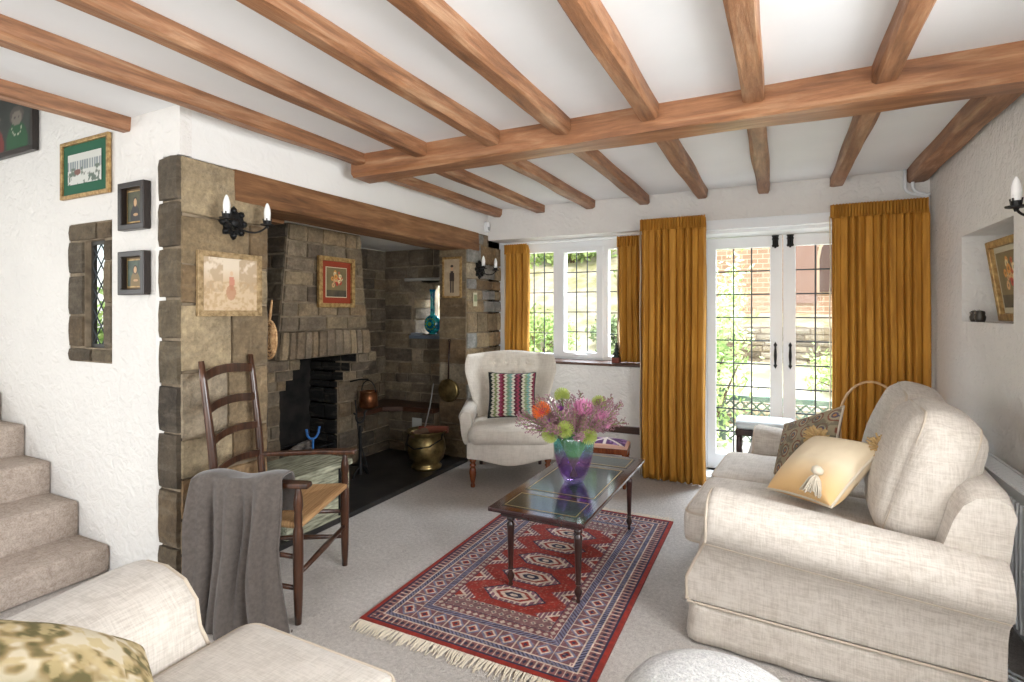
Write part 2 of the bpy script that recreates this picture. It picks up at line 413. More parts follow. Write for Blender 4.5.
def holed(mb, fn, a0, a1, b0, b1, holes, d0, d1):
    """solid slab a0..a1 x b0..b1 between depths d0,d1 with rectangular holes"""
    As = sorted(set([a0, a1] + [t for h in holes for t in h[:2] if a0 < t < a1])); Bs = sorted(set([b0, b1] + [t for h in holes for t in h[2:] if b0 < t < b1]))
    def inh(a, b): return any(h[0] < a < h[1] and h[2] < b < h[3] for h in holes)
    nA, nB = len(As) - 1, len(Bs) - 1
    solid = [[not inh((As[i] + As[i + 1]) / 2, (Bs[j] + Bs[j + 1]) / 2) for j in range(nB)] for i in range(nA)]
    for i in range(nA):
        for j in range(nB):
            if not solid[i][j]: continue
            a, A, b, B = As[i], As[i + 1], Bs[j], Bs[j + 1]
            mb.add([fn(a, b, d1), fn(A, b, d1), fn(A, B, d1), fn(a, B, d1)], [(0, 1, 2, 3)])
            mb.add([fn(a, b, d0), fn(A, b, d0), fn(A, B, d0), fn(a, B, d0)], [(3, 2, 1, 0)])
            for (di, dj, e0, e1) in ((-1, 0, (a, b), (a, B)), (1, 0, (A, b), (A, B)), (0, -1, (a, b), (A, b)), (0, 1, (a, B), (A, B))):
                ii, jj = i + di, j + dj
                if not (0 <= ii < nA and 0 <= jj < nB and solid[ii][jj]):
                    mb.add([fn(*e0, d0), fn(*e1, d0), fn(*e1, d1), fn(*e0, d1)], [(0, 1, 2, 3)])

# ------------------------------------------------------------------ room shell
XL, XR, YB, YS, ZC = -2.63, .95, 4.72, 1.62, 2.42   # fireplace wall, right wall, back wall, stair wall, ceiling
YW = 5.0
o = MB().box(-6.2, 1.35, -2.6, 5.15, -.1, 0).build('floor', M_carpet); struct(o)
mb = MB(); mb.box(-3.14, 1.35, -2.6, 5.1, ZC, ZC + .12); mb.box(-6.2, -3.14, -2.6, -.1, ZC, ZC + .12)
struct(mb.build('ceiling', M_ceil))
struct(MB().box(-6.2, -2.5, -.3, 1.9, 4.6, 4.7).build('ceiling_stairwell', M_ceil))
# back wall: lower part under the window, piers, head band
fy = lambda a, b, d: (a, YB - d, b)
mb = MB(); holed(mb, fy, -2.94, 1.3, 0, ZC, [(XL, -1.05, .93, 2.12), (-.60, .68, 0, 2.12)], -.42, 0)
struct(mb.build('wall_back', M_plaster))
mb = MB(); mb.box(-1.9, -1.06, YB - .035, YB + .01, .325, .385)
struct(mb.build('trim_1', [M_sillwood], bevel=.004))
mb = MB(); mb.box(-.60, .70, YB - .03, YB + .04, 2.075, 2.155); mb.box(-.60, .68, YB + .03, YW + .02, 2.05, 2.12)
struct(mb.build('trim_2', M_white, bevel=.006))
# right wall with niche
fx = lambda a, b, d: (XR - d, a, b)
mb = MB(); holed(mb, fx, -2.6, 5.14, 0, ZC, [(3.20, 3.98, 1.345, 1.84), (.15, 1.95, .95, 2.12)], -.40, 0)  # the larger hole is added out of view, to admit the side lamp
mb.box(XR + .27, XR + .38, 3.15, 4.03, 1.30, 1.9)
struct(mb.build('wall_right', M_plaster))
# stair wall (faces the camera) with the slit window
mb = MB(); fs_ = lambda a, b, d: (a, YS - d, b)
holed(mb, fs_, -6.2, XL, 0, 4.6, [(-3.66, -3.22, 1.12, 1.90), (-2.79, XL + .01, -.01, 2.175)], -.06, 0)
pass
struct(mb.build('wall_stairs', M_plaster))
# ragged plaster lip beside the stone quoin
def lip(u, v):
    z = 2.2 * v; r = .012 * math.sin(z * 23) + .012 * math.sin(z * 9 + 1) + .006 * math.sin(z * 57)
    return (-2.80 + (.035 + r) * u, YS - .012 * (1 - u) * (1) - .001, z)
struct(MB().grid(lip, 3, 90).build('trim_3', M_plaster, smooth=True))
# fireplace wall above the stone, white
mb = MB(); mb.box(XL - .3, XL, YS + .06, YB, 2.17, ZC); struct(mb.build('wall_left', M_smooth))
# walls out of view
mb = MB(); mb.box(-6.3, -6.2, -2.6, 1.9, 0, 4.6)
struct(mb.build('wall_stairwell', M_smooth))
mb = MB(); holed(mb, lambda a, b, d: (a, -2.5 + d, b), -6.2, 1.35, 0, ZC, [(-2.9, .8, .3, 2.2)], -.1, 0)  # wide opening added out of view so sky light fills the room
struct(mb.build('wall_front', M_smooth))
mb = MB(); mb.box(-6.2, -3.12, -.12, -.1, ZC + .12, 4.6); mb.box(-3.14, -3.10, -.1, YS, ZC + .1, 4.6)
struct(mb.build('wall_landing', M_smooth))

# stone: left pier (front + side), wall right of inglenook
PAL = [(192, 168, 132), (206, 186, 152), (176, 148, 112), (212, 196, 170), (186, 162, 128), (172, 142, 106), (194, 178, 154)]
def pier():
    mb = MB(); mb.cur = 0
    stones(mb, lambda a, b, d: (XL + d, a, b), YS, 2.12, 0, 2.17, .16, .34, .22, .5, 3, pal=PAL, prot=.012)
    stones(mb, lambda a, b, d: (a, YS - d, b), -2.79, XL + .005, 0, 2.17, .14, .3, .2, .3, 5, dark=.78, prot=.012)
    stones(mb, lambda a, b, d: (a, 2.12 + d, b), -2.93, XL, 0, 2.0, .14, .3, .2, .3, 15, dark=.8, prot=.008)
    mb.cur = 1; mb.box(-2.785, XL - .004, YS + .004, 2.12, 0, 2.168); mb.box(-2.93, -2.70, YS + .29, 2.12, 0, 2.168)
    struct(mb.build('wall_pier', [M_stone, M_mortar], recalc=False))
    mb = MB()
    stones(mb, lambda a, b, d: (XL + d, a, b), 4.30, YB + .3, 0, 2.165, .1, .2, .16, .32, 8, pal=PAL[:5] + [(172, 172, 170), (190, 190, 186), (182, 178, 170)], prot=.016,
           hole=lambda a, b: a > YB and not (.93 < b < 2.1))
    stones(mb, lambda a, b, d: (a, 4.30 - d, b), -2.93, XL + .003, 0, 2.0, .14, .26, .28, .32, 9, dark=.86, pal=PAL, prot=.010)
    mb.cur = 1; mb.box(-2.93, XL, 4.30, 5.02, 0, 2.165)
    struct(mb.build('wall_alcove', [M_stone, M_mortar], recalc=False))
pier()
# inglenook interior
XI, YI, ZI = -3.80, 4.55, 2.05
def ingle():
    mb = MB()
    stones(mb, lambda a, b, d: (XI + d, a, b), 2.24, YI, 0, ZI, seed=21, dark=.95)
    mb.cur = 1; mb.box(XI - .1, XI - .004, 2.2, YI + .4, 0, ZI)
    struct(mb.build('wall_inglenook_rear', [M_stone, M_mortar], recalc=False))
    mb = MB()
    H = (-3.42, -2.95, 1.16, 1.72)
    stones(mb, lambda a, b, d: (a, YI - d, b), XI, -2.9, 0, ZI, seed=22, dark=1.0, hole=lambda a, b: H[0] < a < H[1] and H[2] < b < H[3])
    stones(mb, lambda a, b, d: (H[0] + d, a, b), YI - .0, YI + .33, H[2], H[3], seed=23, dark=1.1)
    mb.cur = 1; holed(mb, lambda a, b, d: (a, YI - d, b), XI, -2.9, 0, ZI, [H], -.3, 0)
    holed(mb, lambda a, b, d: (a, YI + .33 - d, b), H[0] - .1, H[1] + .03, H[2] - .1, H[3] + .1, [(-3.38, -3.02, 1.20, 1.69)], -.06, 0)
    struct(mb.build('wall_inglenook_end', [M_stone, M_mortar], recalc=False))
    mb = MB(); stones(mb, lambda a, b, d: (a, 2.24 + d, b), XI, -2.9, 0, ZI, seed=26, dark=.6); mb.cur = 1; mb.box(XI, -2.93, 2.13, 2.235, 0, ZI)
    struct(mb.build('wall_inglenook_side', [M_stone, M_mortar], recalc=False))
    struct(MB().box(XI, -2.86, 2.13, 4.6, ZI, ZI + .1).build('ceiling_inglenook', M_smooth))
    struct(MB().box(-3.45, -2.92, YI - .05, YI + .33, 1.125, 1.16).build('trim_4', mat('slate_shelf', (96, 106, 118), .3), bevel=.006))
    struct(MB().box(-3.5, -2.93, YI - .06, YI + .3, 1.72, 1.75).build('trim_5', mat('stone_lintel_slab', (150, 146, 138), .8), bevel=.006))
    struct(MB().box(XI, XL + .02, 2.12, 4.30, 0, .035).build('floor_hearth', M_slate, bevel=.006))
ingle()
# stone bench in the corner of the inglenook
t = thing('fireside_bench', (-3.4, 4.3, .035), 'low L-shaped stone bench with dark wooden seat, built into the inglenook corner', 'bench')
mb = MB()
stones(mb, lambda a, b, d: (a, 4.25 - d, b), XI + .0, -2.95, .035, .43, .09, .15, seed=31, dark=.85)
stones(mb, lambda a, b, d: (-3.5 + d, a, b), 3.72, 4.25, .035, .43, .09, .15, seed=32, dark=.75)
mb.cur = 1; mb.box(XI + .02, -2.95, 4.25, YI - .02, .035, .43); mb.box(XI + .02, -3.5, 3.72, 4.25, .035, .43)
o = mb.build('bench_base', [M_stone, M_mortar], recalc=False); o.parent = t; o.location = (3.4, -4.3, -.035)
mb = MB(); mb.prism([(XI + .02, 3.70), (-3.46, 3.70), (-3.46, 4.10), (-3.30, 4.21), (-2.95, 4.21), (-2.95, YI - .02), (XI + .02, YI - .02)], .43, .475)
o = mb.build('bench_seat', M_sillwood, bevel=.006); o.parent = t; o.location = (3.4, -4.3, -.035)

# chimney breast
def breast():
    t = thing('fireplace', (-3.5, 3.1, 0), 'stone chimney breast with sooty open firebox inside the inglenook', 'fireplace')
    off = (3.5, -3.1, 0)
    def par(o): o.parent = t; o.location = off; return o
    FX = -3.2
    mb = MB(); pal = STONES; 
    def Y0(z): return 2.66 + (z - 1.05) * .10
    def Y1(z): return 3.60 - (z - 1.05) * .10
    def warp(a, b, d):   # a in 0..1 scaled by .9
        y0, y1 = Y0(b), Y1(b); return (FX + d, y0 + (y1 - y0) * a / .9, b)
    stones(mb, warp, 0, .9, 1.26, ZI, .085, .14, .13, .3, 41, pal=pal, dark=1.15, prot=.018)
    stones(mb, lambda a, b, d: warp(a, b, d + .03), 0, .9, 1.05, 1.26, .22, .23, .055, .09, 42, pal=pal, dark=1.2, prot=.012)
    stones(mb, lambda a, b, d: (a, Y0(b) - d, b), XI, FX + .004, 1.05, ZI, .085, .14, .15, .3, 43, pal=pal, dark=.8)
    mb.cur = 1
    mb.add([(FX, Y0(1.05), 1.05), (FX, Y1(1.05), 1.05), (FX, Y1(ZI), ZI), (FX, Y0(ZI), ZI), (XI, Y0(1.05), 1.05), (XI, Y1(1.05), 1.05), (XI, Y1(ZI), ZI), (XI, Y0(ZI), ZI)],
           [(0, 1, 2, 3), (0, 3, 7, 4), (1, 5, 6, 2), (0, 4, 5, 1)])
    mb.add([(FX + .03, 2.64, 1.26), (FX + .03, 3.6, 1.26), (FX, 3.6, 1.26), (FX, 2.64, 1.26)], [(0, 1, 2, 3)])
    mb.add([(FX + .03, 2.66, 1.05), (FX + .03, 3.6, 1.05), (FX - .1, 3.6, 1.05), (FX - .1, 2.66, 1.05)], [(0, 1, 2, 3)])
    mb.add([(FX + .03, 2.66, 1.05), (FX, 2.66, 1.05), (FX, 2.66, 1.26), (FX + .03, 2.66, 1.26)], [(0, 1, 2, 3)])
    par(mb.build('hood', [M_stone, M_mortar], recalc=False))
    # jambs with corbels stepping out to carry the hood
    JX = -3.45
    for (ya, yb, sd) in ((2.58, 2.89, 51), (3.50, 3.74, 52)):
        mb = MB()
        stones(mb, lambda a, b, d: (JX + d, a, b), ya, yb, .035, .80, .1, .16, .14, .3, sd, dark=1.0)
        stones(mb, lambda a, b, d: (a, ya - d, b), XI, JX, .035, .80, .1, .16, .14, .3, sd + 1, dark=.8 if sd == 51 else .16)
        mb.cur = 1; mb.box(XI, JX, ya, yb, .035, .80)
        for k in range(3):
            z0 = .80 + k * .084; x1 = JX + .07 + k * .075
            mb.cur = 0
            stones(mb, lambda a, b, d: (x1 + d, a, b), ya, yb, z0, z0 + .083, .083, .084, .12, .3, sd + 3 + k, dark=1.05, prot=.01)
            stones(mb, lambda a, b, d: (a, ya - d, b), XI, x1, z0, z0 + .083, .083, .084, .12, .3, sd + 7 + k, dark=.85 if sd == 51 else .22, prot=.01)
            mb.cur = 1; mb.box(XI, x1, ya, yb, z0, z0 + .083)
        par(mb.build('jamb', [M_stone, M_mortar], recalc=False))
    mb = MB(); mb.box(XI, XI + .03, 2.85, 3.55, .035, 1.3); mb.box(XI, JX - .03, 3.5, 3.53, .035, 1.04); mb.box(XI, JX - .03, 2.86, 2.895, .035, 1.04)
    mb.box(XI, FX - .08, 2.88, 3.52, 1.1, 1.13)
    par(mb.build('firebox', M_soot))
breast()
# bressummer beam
def timber(name, x0, x1, y0, y1, z0, z1, m, axis, seed, wob=.008, parent=None):
    rr = random.Random(seed); n = 26; ph = [rr.uniform(0, 6) for _ in range(8)]
    L0, L1 = (y0, y1) if axis == 'Y' else (x0, x1)
    A0, A1 = (x0, x1) if axis == 'Y' else (y0, y1)
    ch = min(.014, (A1 - A0) * .15)
    prof = [(A0 + ch * .4, z1), (A0, z1), (A0, z0 + ch), (A0 + ch, z0), (A1 - ch, z0), (A1, z0 + ch), (A1, z1)]
    prof = prof[1:]
    vs = []
    for i in range(n + 1):
        s = L0 + (L1 - L0) * i / n
        for k, (a, z) in enumerate(prof):
            da = wob * math.sin(s * 2.1 + ph[k]) * .7 + wob * .5 * math.sin(s * 6.3 + ph[(k + 3) % 8])
            dz = 0 if z == z1 else wob * math.sin(s * 1.7 + ph[(k // 2) + 2]) * .8 + wob * .4 * math.sin(s * 7 + ph[k])
            vs.append((a + da, s, z + dz) if axis == 'Y' else (s, a + da, z + dz))
    W = len(prof); fs = [(i * W + k, i * W + (k + 1) % W, (i + 1) * W + (k + 1) % W, (i + 1) * W + k) for i in range(n) for k in range(W)]
    fs += [tuple(range(W))[::-1], tuple(n * W + k for k in range(W))]
    return MB().add(vs, fs).build(name, m, parent)
o = timber('mantel_beam', XL - .27, XL + .022, 1.905, 4.50, 1.99, 2.165, M_oldwood, 'Y', 3, .006)
tag(o, 'long old oak lintel beam spanning the stone inglenook fireplace', 'beam')
o = timber('inner_beam', XI + .1, XL - .3, 2.38, 2.50, 1.98, ZI, M_oldwood, 'X', 5, .004)
tag(o, 'short dark timber crossing under the inglenook ceiling behind the lintel', 'beam')

# ceiling beams
o = timber('main_beam', -2.50, XR - .0, 2.66, 2.85, 2.283, ZC, M_beamX, 'X', 11, .008)
tag(o, 'thick main ceiling beam running across the room under the joists', 'beam')
xs = [-3.09, -2.43, -1.945, -1.455, -1.035, -.575, -.106, .388]
FR = ['short exposed joist ending in the stair wall above the green picture', 'exposed joist hugging the white chimney wall, near side of main beam',
      'exposed joist second from the chimney wall on the near side of main beam', 'exposed joist third from the chimney wall on the near side of main beam',
      'exposed joist fourth from the chimney wall on the near side of main beam', 'exposed joist fifth from the chimney wall on the near side of main beam',
      'exposed joist sixth from the chimney wall on the near side, second from the right wall', 'rightmost exposed joist on the near side of the main beam']
for i, x in enumerate(xs):
    o = timber('ceiling_joist', x - .045, x + .045, -2.5, YS if i == 0 else 2.67, 2.345, ZC, M_beamY, 'Y', 20 + i, .006)
    tag(o, FR[i], 'beam', 'timber ceiling joists')
xb = [-2.52, -2.06, -1.56, -1.068, -.58, -.113, .383, .875]
BK = ['far joist against the chimney wall above the small white sensor', 'far joist second from the chimney wall, behind the main beam', 'far joist above the leaded window, third from chimney wall',
      'far joist ending above the left edge of the wide curtain, behind main beam', 'far joist ending above the right edge of the wide curtain, behind main beam', 'far joist ending above the middle of the french doors',
      'far joist ending above the right-hand curtain, behind the main beam', 'thick far joist running along the right wall towards the white pipes']
for i, x in enumerate(xb):
    hw = .06 if i == 7 else .045
    o = timber('ceiling_joist', x - hw, x + hw, 2.84, YB + .01, 2.33 if i == 7 else 2.345, ZC, M_beamY, 'Y', 40 + i, .006)
    tag(o, BK[i], 'beam', 'timber ceiling joists')

# ------------------------------------------------------------------ stairs
t = thing('staircase', (-3.23, 1.2, 0), 'beige carpeted stairs climbing left along the textured white wall', 'stairs')
for k in range(9):
    z1 = .15 + .187 * k; x1 = -3.23 - .312 * k; z0 = max(0, z1 - .187 - .02)
    mb = MB(); mb.rbox(x1 - .345, x1 + .0, .55, YS - .002, z0, z1, .022, 8)
    o = mb.build('step', M_stairc, smooth=True); o.parent = t; o.location = (3.23, -1.2, 0)

# ------------------------------------------------------------------ windows and door
def leaded(mb, x0, x1, z0, z1, nc, nr, y, w=.009, th=.008):
    for i in range(1, nc):
        x = x0 + (x1 - x0) * i / nc; mb.box(x - w / 2, x + w / 2, y - th / 2, y + th / 2, z0, z1)
    for j in range(1, nr):
        z = z0 + (z1 - z0) * j / nr; mb.box(x0, x1, y - th / 2 - .001, y + th / 2 + .001, z - w / 2, z + w / 2)
def win(root, lights, fx0, fx1, z0, z1):
    mb = MB(); holed(mb, lambda a, b, d: (a, YW - d, b), fx0, fx1, z0, z1, [(l[0], l[1], l[2], l[3]) for l in lights], -.04, .04)
    mb.build('window_frame', M_white, root, bevel=.004)
    for l in lights:
        MB().box(l[0], l[1], YW - .003, YW + .003, l[2], l[3]).build('pane', M_glass, root)
        mb = MB(); leaded(mb, *l[:4], l[4], l[5], YW); mb.build('lead_bars', M_lead, root)
r = thing('window_1', (0, 0, 0), None, None); struct(r)
win(r, [(-2.36, -2.02, .985, 2.0, 3, 5), (-1.90, -1.57, 1.01, 1.985, 3, 5), (-1.46, -1.12, .985, 2.0, 3, 5)], -2.64, -1.05, .93, 2.125)
mb = MB(); holed(mb, lambda a, b, d: (a, YW - d, b), -1.965, -1.505, .955, 2.03, [(-1.90, -1.57, 1.01, 1.985)], .04, .06)
mb.build('casement', M_white, r, bevel=.006)
mb = MB(); mb.tube([(-1.78, YW - .07, .985), (-1.73, YW - .085, .985), (-1.66, YW - .07, .985)], .008, 8); mb.build('catch', M_white, r)
struct(MB().box(XL + .02, -1.05, YB - .045, YW - .03, .915, .94).build('trim_6', M_sillwood, bevel=.006))
struct(MB().box(XL + .02, -1.05, YW - .05, YW + .04, .94, .975).build('trim_7', M_white, bevel=.004))
# french doors
d = thing('door_1', (0, 0, 0), None, None); struct(d)
mb = MB(); holed(mb, lambda a, b, q: (a, YW - q, b), -.62, .68, 0, 2.12, [(-.575, .615, .03, 2.045)], -.05, .06); mb.build('door_frame', M_white, d, bevel=.004)
for (x0, x1, g0, g1) in ((-.572, .018, -.50, -.075), (.022, .612, .115, .54)):
    mb = MB(); holed(mb, lambda a, b, q: (a, YW - q, b), x0, x1, .035, 2.04, [(g0, g1, .17, 1.945)], -.025, .03); lf = mb.build('door_leaf', M_white, d, bevel=.006)
    MB().box(g0, g1, YW - .003, YW + .003, .17, 1.945).build('pane', M_glass, lf)
    mb = MB(); leaded(mb, g0, g1, .17, 1.945, 3, 9, YW, .011); mb.build('lead_bars', M_lead, lf)
    hx = -.035 if x0 < 0 else .075
    mb = MB(); z = 1.04
    mb.tube([(hx, YW - .035, z - .085), (hx, YW - .07, z - .05), (hx, YW - .075, z), (hx, YW - .07, z + .05), (hx, YW - .035, z + .085)], [.007, .009, .012, .009, .007], 10)
    for s in (-1, 1): mb.prism([(hx - .014, z + s * .085), (hx, z + s * .085 - .028), (hx + .014, z + s * .085), (hx, z + s * .085 + .028)], -(YW - .03), -(YW - .038), Matrix(((1, 0, 0, 0), (0, 0, -1, 0), (0, 1, 0, 0), (0, 0, 0, 1))))
    mb.build('door_handle', M_iron, lf)
    mb = MB(); mb.box(hx - .022, hx + .022, YW - .04, YW - .03, 1.94, 2.03); mb.tube([(hx, YW - .047, 1.93), (hx, YW - .047, 2.035)], .008, 8)
    for zz in (1.945, 2.0, 2.025): mb.box(hx - .026, hx + .026, YW - .052, YW - .03, zz, zz + .012)
    mb.build('door_bolt', M_iron, lf)
struct(MB().box(-.6, .68, YB + .0, YW - .0, .0, .03).build('trim_8', M_white))
w3 = thing('added_window', (0, 0, 0), None, None); struct(w3)  # made-up window out of view, framing the opening for the side lamp
mb = MB(); holed(mb, lambda a, b, d: (XR + .15 - d, a, b), .15, 1.95, .95, 2.12, [(.20, .77, 1.0, 2.07), (.82, 1.28, 1.0, 2.07), (1.33, 1.90, 1.0, 2.07)], -.03, .03); mb.build('window_frame', M_white, w3, bevel=.004)
# slit window in the stair wall
s = thing('window_2', (0, 0, 0), None, None); struct(s)
mb = MB()
fnS = lambda a, b, q: (a, YS + .005 - q, b)
inS = lambda a, b: -3.52 < a < -3.30 and 1.20 < b < 1.80
stones(mb, fnS, -3.66, -3.50, 1.20, 1.80, .12, .25, .2, .3, 61, dark=.8, prot=.012)
stones(mb, fnS, -3.30, -3.22, 1.20, 1.80, .12, .25, .2, .3, 62, dark=.85, prot=.012)
stones(mb, fnS, -3.66, -3.22, 1.80, 1.90, .10, .11, .2, .3, 63, dark=.85, prot=.012)
stones(mb, fnS, -3.66, -3.22, 1.12, 1.20, .07, .08, .2, .3, 64, dark=.8, prot=.012)
mb.cur = 1; holed(mb, fnS, -3.66, -3.22, 1.12, 1.90, [(-3.50, -3.30, 1.20, 1.80)], -.055, 0)
mb.build('stone_surround', [M_stone, M_mortar], s, recalc=False)
mb = MB(); holed(mb, fnS, -3.5, -3.3, 1.2, 1.8, [(-3.48, -3.32, 1.22, 1.78)], -.05, -.03); mb.build('window_frame', mat('dark_metal_frame', (60, 58, 54), .5), s)
MB().box(-3.48, -3.32, YS + .038, YS + .041, 1.22, 1.78).build('pane', M_glass, s)
mb = MB()
def clip(x0, z0, x1, z1):
    pts = []
    for k in range(41):
        f = k / 40; x, z = x0 + (x1 - x0) * f, z0 + (z1 - z0) * f
        if -3.48 <= x <= -3.32 and 1.22 <= z <= 1.78: pts.append((x, YS + .036, z))
    if len(pts) > 1: mb.tube([pts[0], pts[-1]], .004, 6)
for k in range(-4, 9):
    clip(-3.48, 1.22 + k * .115, -3.32, 1.22 + k * .115 + .2); clip(-3.48, 1.22 + k * .115 + .2, -3.32, 1.22 + k * .115)
mb.build('lead_bars', M_lead, s)

# ------------------------------------------------------------------ curtains
def curtain(x0, x1, y, z0, z1, amp, folds, seed, label, ret=.0):
    rr = random.Random(seed); ph = rr.uniform(0, 6); W = x1 - x0
    t = thing('curtain', ((x0 + x1) / 2, y, z0), label, 'curtain', 'mustard velvet curtains')
    p2 = [rr.uniform(0, 6) for _ in range(4)]
    def f(u, v):
        z = (z1 - z0) * v; top = max(0, (v - .95) / .05)
        a = amp * (1 - .55 * top) * (1.0 + .15 * math.sin(v * 5 + p2[0]))
        uu = u * folds * 2 * PI + ph + .8 * math.sin(u * 9 + p2[1]) + .25 * math.sin(v * 4 + u * 7)
        s = math.sin(uu); yy = a * (abs(s) ** .75 * math.copysign(1, s)) + amp * .25 * math.sin(uu * 2.3 + p2[2])
        xx = -W / 2 + W * u + .012 * math.cos(uu) * (1 - top) + .008 * math.sin(v * 6 + p2[3]) * (1 - v)
        if top > 0: yy = yy * (1 - .4 * top) + .006 * math.sin(u * folds * 9 * PI)
        return (xx, yy, z)
    o = MB().grid(f, int(folds * 22), 40).build('drape', M_velvet, t, smooth=True, recalc=False)
    m = o.modifiers.new('sol', 'SOLIDIFY'); m.thickness = .006
    def h(u, v):
        uu = u * folds * 5 * PI + math.sin(u * 13 + seed); x = -W / 2 + W * u; return (x, -amp * .55 - .012 + .017 * math.sin(uu) , (z1 - z0) - .085 + .095 * v)
    o = MB().grid(h, int(folds * 30), 4).build('heading_tape', M_velvet, t, smooth=True, recalc=False)
    m = o.modifiers.new('sol', 'SOLIDIFY'); m.thickness = .008
    def e(u, v): return (-W / 2 - .004 + .003 * math.sin(v * 17), -.02 + .06 * u, (z1 - z0 - .08) * v + .01)
    o = MB().grid(e, 3, 20).build('lining', M_lining, t, smooth=True, recalc=False)
    m = o.modifiers.new('sol', 'SOLIDIFY'); m.thickness = .004
    return t
curtain(-1.05, -.54, 4.54, .012, 2.165, .04, 9, 1, 'wide mustard velvet curtain hanging to the floor between window and french doors')
curtain(.335, .905, 4.56, .012, 2.17, .034, 12, 2, 'mustard velvet curtain at the right of the french doors, in the corner')
curtain(-2.50, -2.25, 4.86, .945, 2.07, .03, 4, 3, 'narrow mustard curtain left of the leaded window above the wing chair')
curtain(-1.325, -1.07, 4.84, .945, 2.08, .03, 4, 4, 'short mustard curtain at the right side of the leaded window')
o = MB().tube([(-2.55, 4.86, 2.085), (-1.06, 4.84, 2.09)], .012, 10).build('curtain_track', M_white); tag(o, 'white curtain rail above the leaded window', 'curtain rail')

# ------------------------------------------------------------------ sofas
def tube_loop(mb, pts, r=.006): mb.tube(pts, r, 8, closed=True)
def sofa(loc, rz, W, D, label, nseat=2, backh=.80, fab=M_linen, armz=.655, lean=17, ch=.53, ak=1.0, seatz=.50):
    t = thing('sofa', loc, label, 'sofa', rz=rz)
    # local: x along width, front at y=-D/2, back at +D/2
    F = -D / 2; B = D / 2; aw = .24
    mb = MB(); mb.rbox(-W / 2 + .06, W / 2 - .06, F + .07, B - .04, .16, .34, .03, 10); mb.build('base', fab, t, smooth=True)
    # skirt with slightly flared pleated corners
    mb = MB(); x0, x1, y0, y1 = -W / 2 + .035, W / 2 - .035, F + .045, B - .02
    ring = []
    for (ax, ay, bx, by) in ((x0, y0, x1, y0), (x1, y0, x1, y1), (x1, y1, x0, y1), (x0, y1, x0, y0)):
        L = math.hypot(bx - ax, by - ay); n = 30
        for i in range(n):
            f = i / n; nx, ny = (by - ay) / L, -(bx - ax) / L
            w_ = .004 * math.sin(i * 1.1) - (.016 if i in (0,) else 0)
            ring.append((ax + (bx - ax) * f, ay + (by - ay) * f, nx, ny, w_))
    n = len(ring)
    def sk(u, v):
        i = int(round(u * n)) % n; x, y, nx, ny, w_ = ring[i]; fl = .018 * (1 - v); return (x + nx * (fl + w_), y + ny * (fl + w_), .012 + v * .152)
    o = mb.grid(sk, n, 5, closeu=True).build('skirt', fab, t, smooth=True, recalc=False); m = o.modifiers.new('sol', 'SOLIDIFY'); m.thickness = .006
    mb = MB(); tube_loop(mb, [(x - nx * -.004, y - ny * -.004, .166) for x, y, nx, ny, w_ in ring], .005); mb.build('piping', M_piping, o)
    # arms: outward rolling section swept from front to back, dropping slightly
    for s in (-1, 1):
        prof = [(-.005, .165), (-.005, .26), (-.012, .34), (-.03, .40), (-.062, .425), (-.092, .45), (-.107, .495), (-.105, .545), (-.08, .60), (-.03, .63), (.035, .635), (.09, .615), (.125, .57), (.135, .5), (.135, .3), (.135, .165)]
        prof = [((a + .107) * ak - .107, z * armz / .63 if z > .4 else z) for a, z in prof]
        def sec(f):
            # f: 0 front .. 1 back
            drop = -.085 * f; return [(s * (W / 2 - .055 - a), (z + drop * max(0, (z - .165) / .45))) for a, z in prof]
        n = 20; vs = []; ys = [0, .006, .02] + [.05 + .95 * i / (n - 3) for i in range(n - 2)]
        cz = .45; cx = s * (W / 2 - .06)
        for q, f in enumerate(ys):
            sc = {0: .86, 1: .95, 2: .99}.get(q, 1.0)
            bow = -.015 * math.sin(min(1, f * 3) * PI)
            for (x, z) in sec(f):
                zz = .3 + (z - .3) * sc if z > .3 else z; xx = cx + (x - cx) * (sc if z > .3 else (sc + 1) / 2)
                vs.append((xx, F + .03 + (D - .035) * f + .10 * min(1, max(0, (z - .26) / .22)) * (1 - f) ** 3, zz))
        Wp = len(prof); fs = [(i * Wp + k, i * Wp + (k + 1) % Wp, (i + 1) * Wp + (k + 1) % Wp, (i + 1) * Wp + k) for i in range(len(ys) - 1) for k in range(Wp)]
        fs += [tuple(range(Wp))[::-1], tuple((len(ys) - 1) * Wp + k for k in range(Wp))]
        a = MB().add(vs, fs).build('arm', fab, t, smooth=True, auto=50)
        mb = MB(); P = [(x, y - .002, z) for (x, y, z) in [vs[Wp + k] for k in range(Wp)]]; mb.tube(P, .006, 8); mb.build('piping', M_piping, a)
        mb = MB(); mb.tube([vs[q * Wp + 4] for q in range(1, len(ys))], .0045, 8); mb.build('seam', M_piping, a)
    # back frame leaning out, with rolled top
    mb = MB(); hw = W / 2 - .075
    prof = [(B - .22, .2), (B - .21, .34), (B - .20, .45), (B - .17, .58), (B - .14, backh - .09), (B - .115, backh - .04), (B - .08, backh - .01), (B - .03, backh), (B + .01, backh - .02), (B + .025, backh - .06), (B + .02, backh - .12), (B - .0, .5), (B - .02, .34), (B - .03, .2)]
    def bk(u, v):
        k = u * len(prof); i = int(round(k)) % len(prof); y, z = prof[i]; x = -hw + 2 * hw * v; ee = min(v, 1 - v) * 2 * hw; rr_ = .04
        if z > backh - .12 and ee < rr_: z -= (rr_ - ee) * .8
        return (x, y, z)
    mb.grid(bk, len(prof), 26, closeu=True); L = len(prof)
    mb.add([bk(i / L, 0) for i in range(L)], [tuple(range(L))[::-1]]); mb.add([bk(i / L, 1) for i in range(L)], [tuple(range(L))])
    mb.build('back_frame', fab, t, smooth=True, auto=60)
    iw = W / 2 - .055 - (.242 * ak - .107)
    cw = 2 * iw / nseat
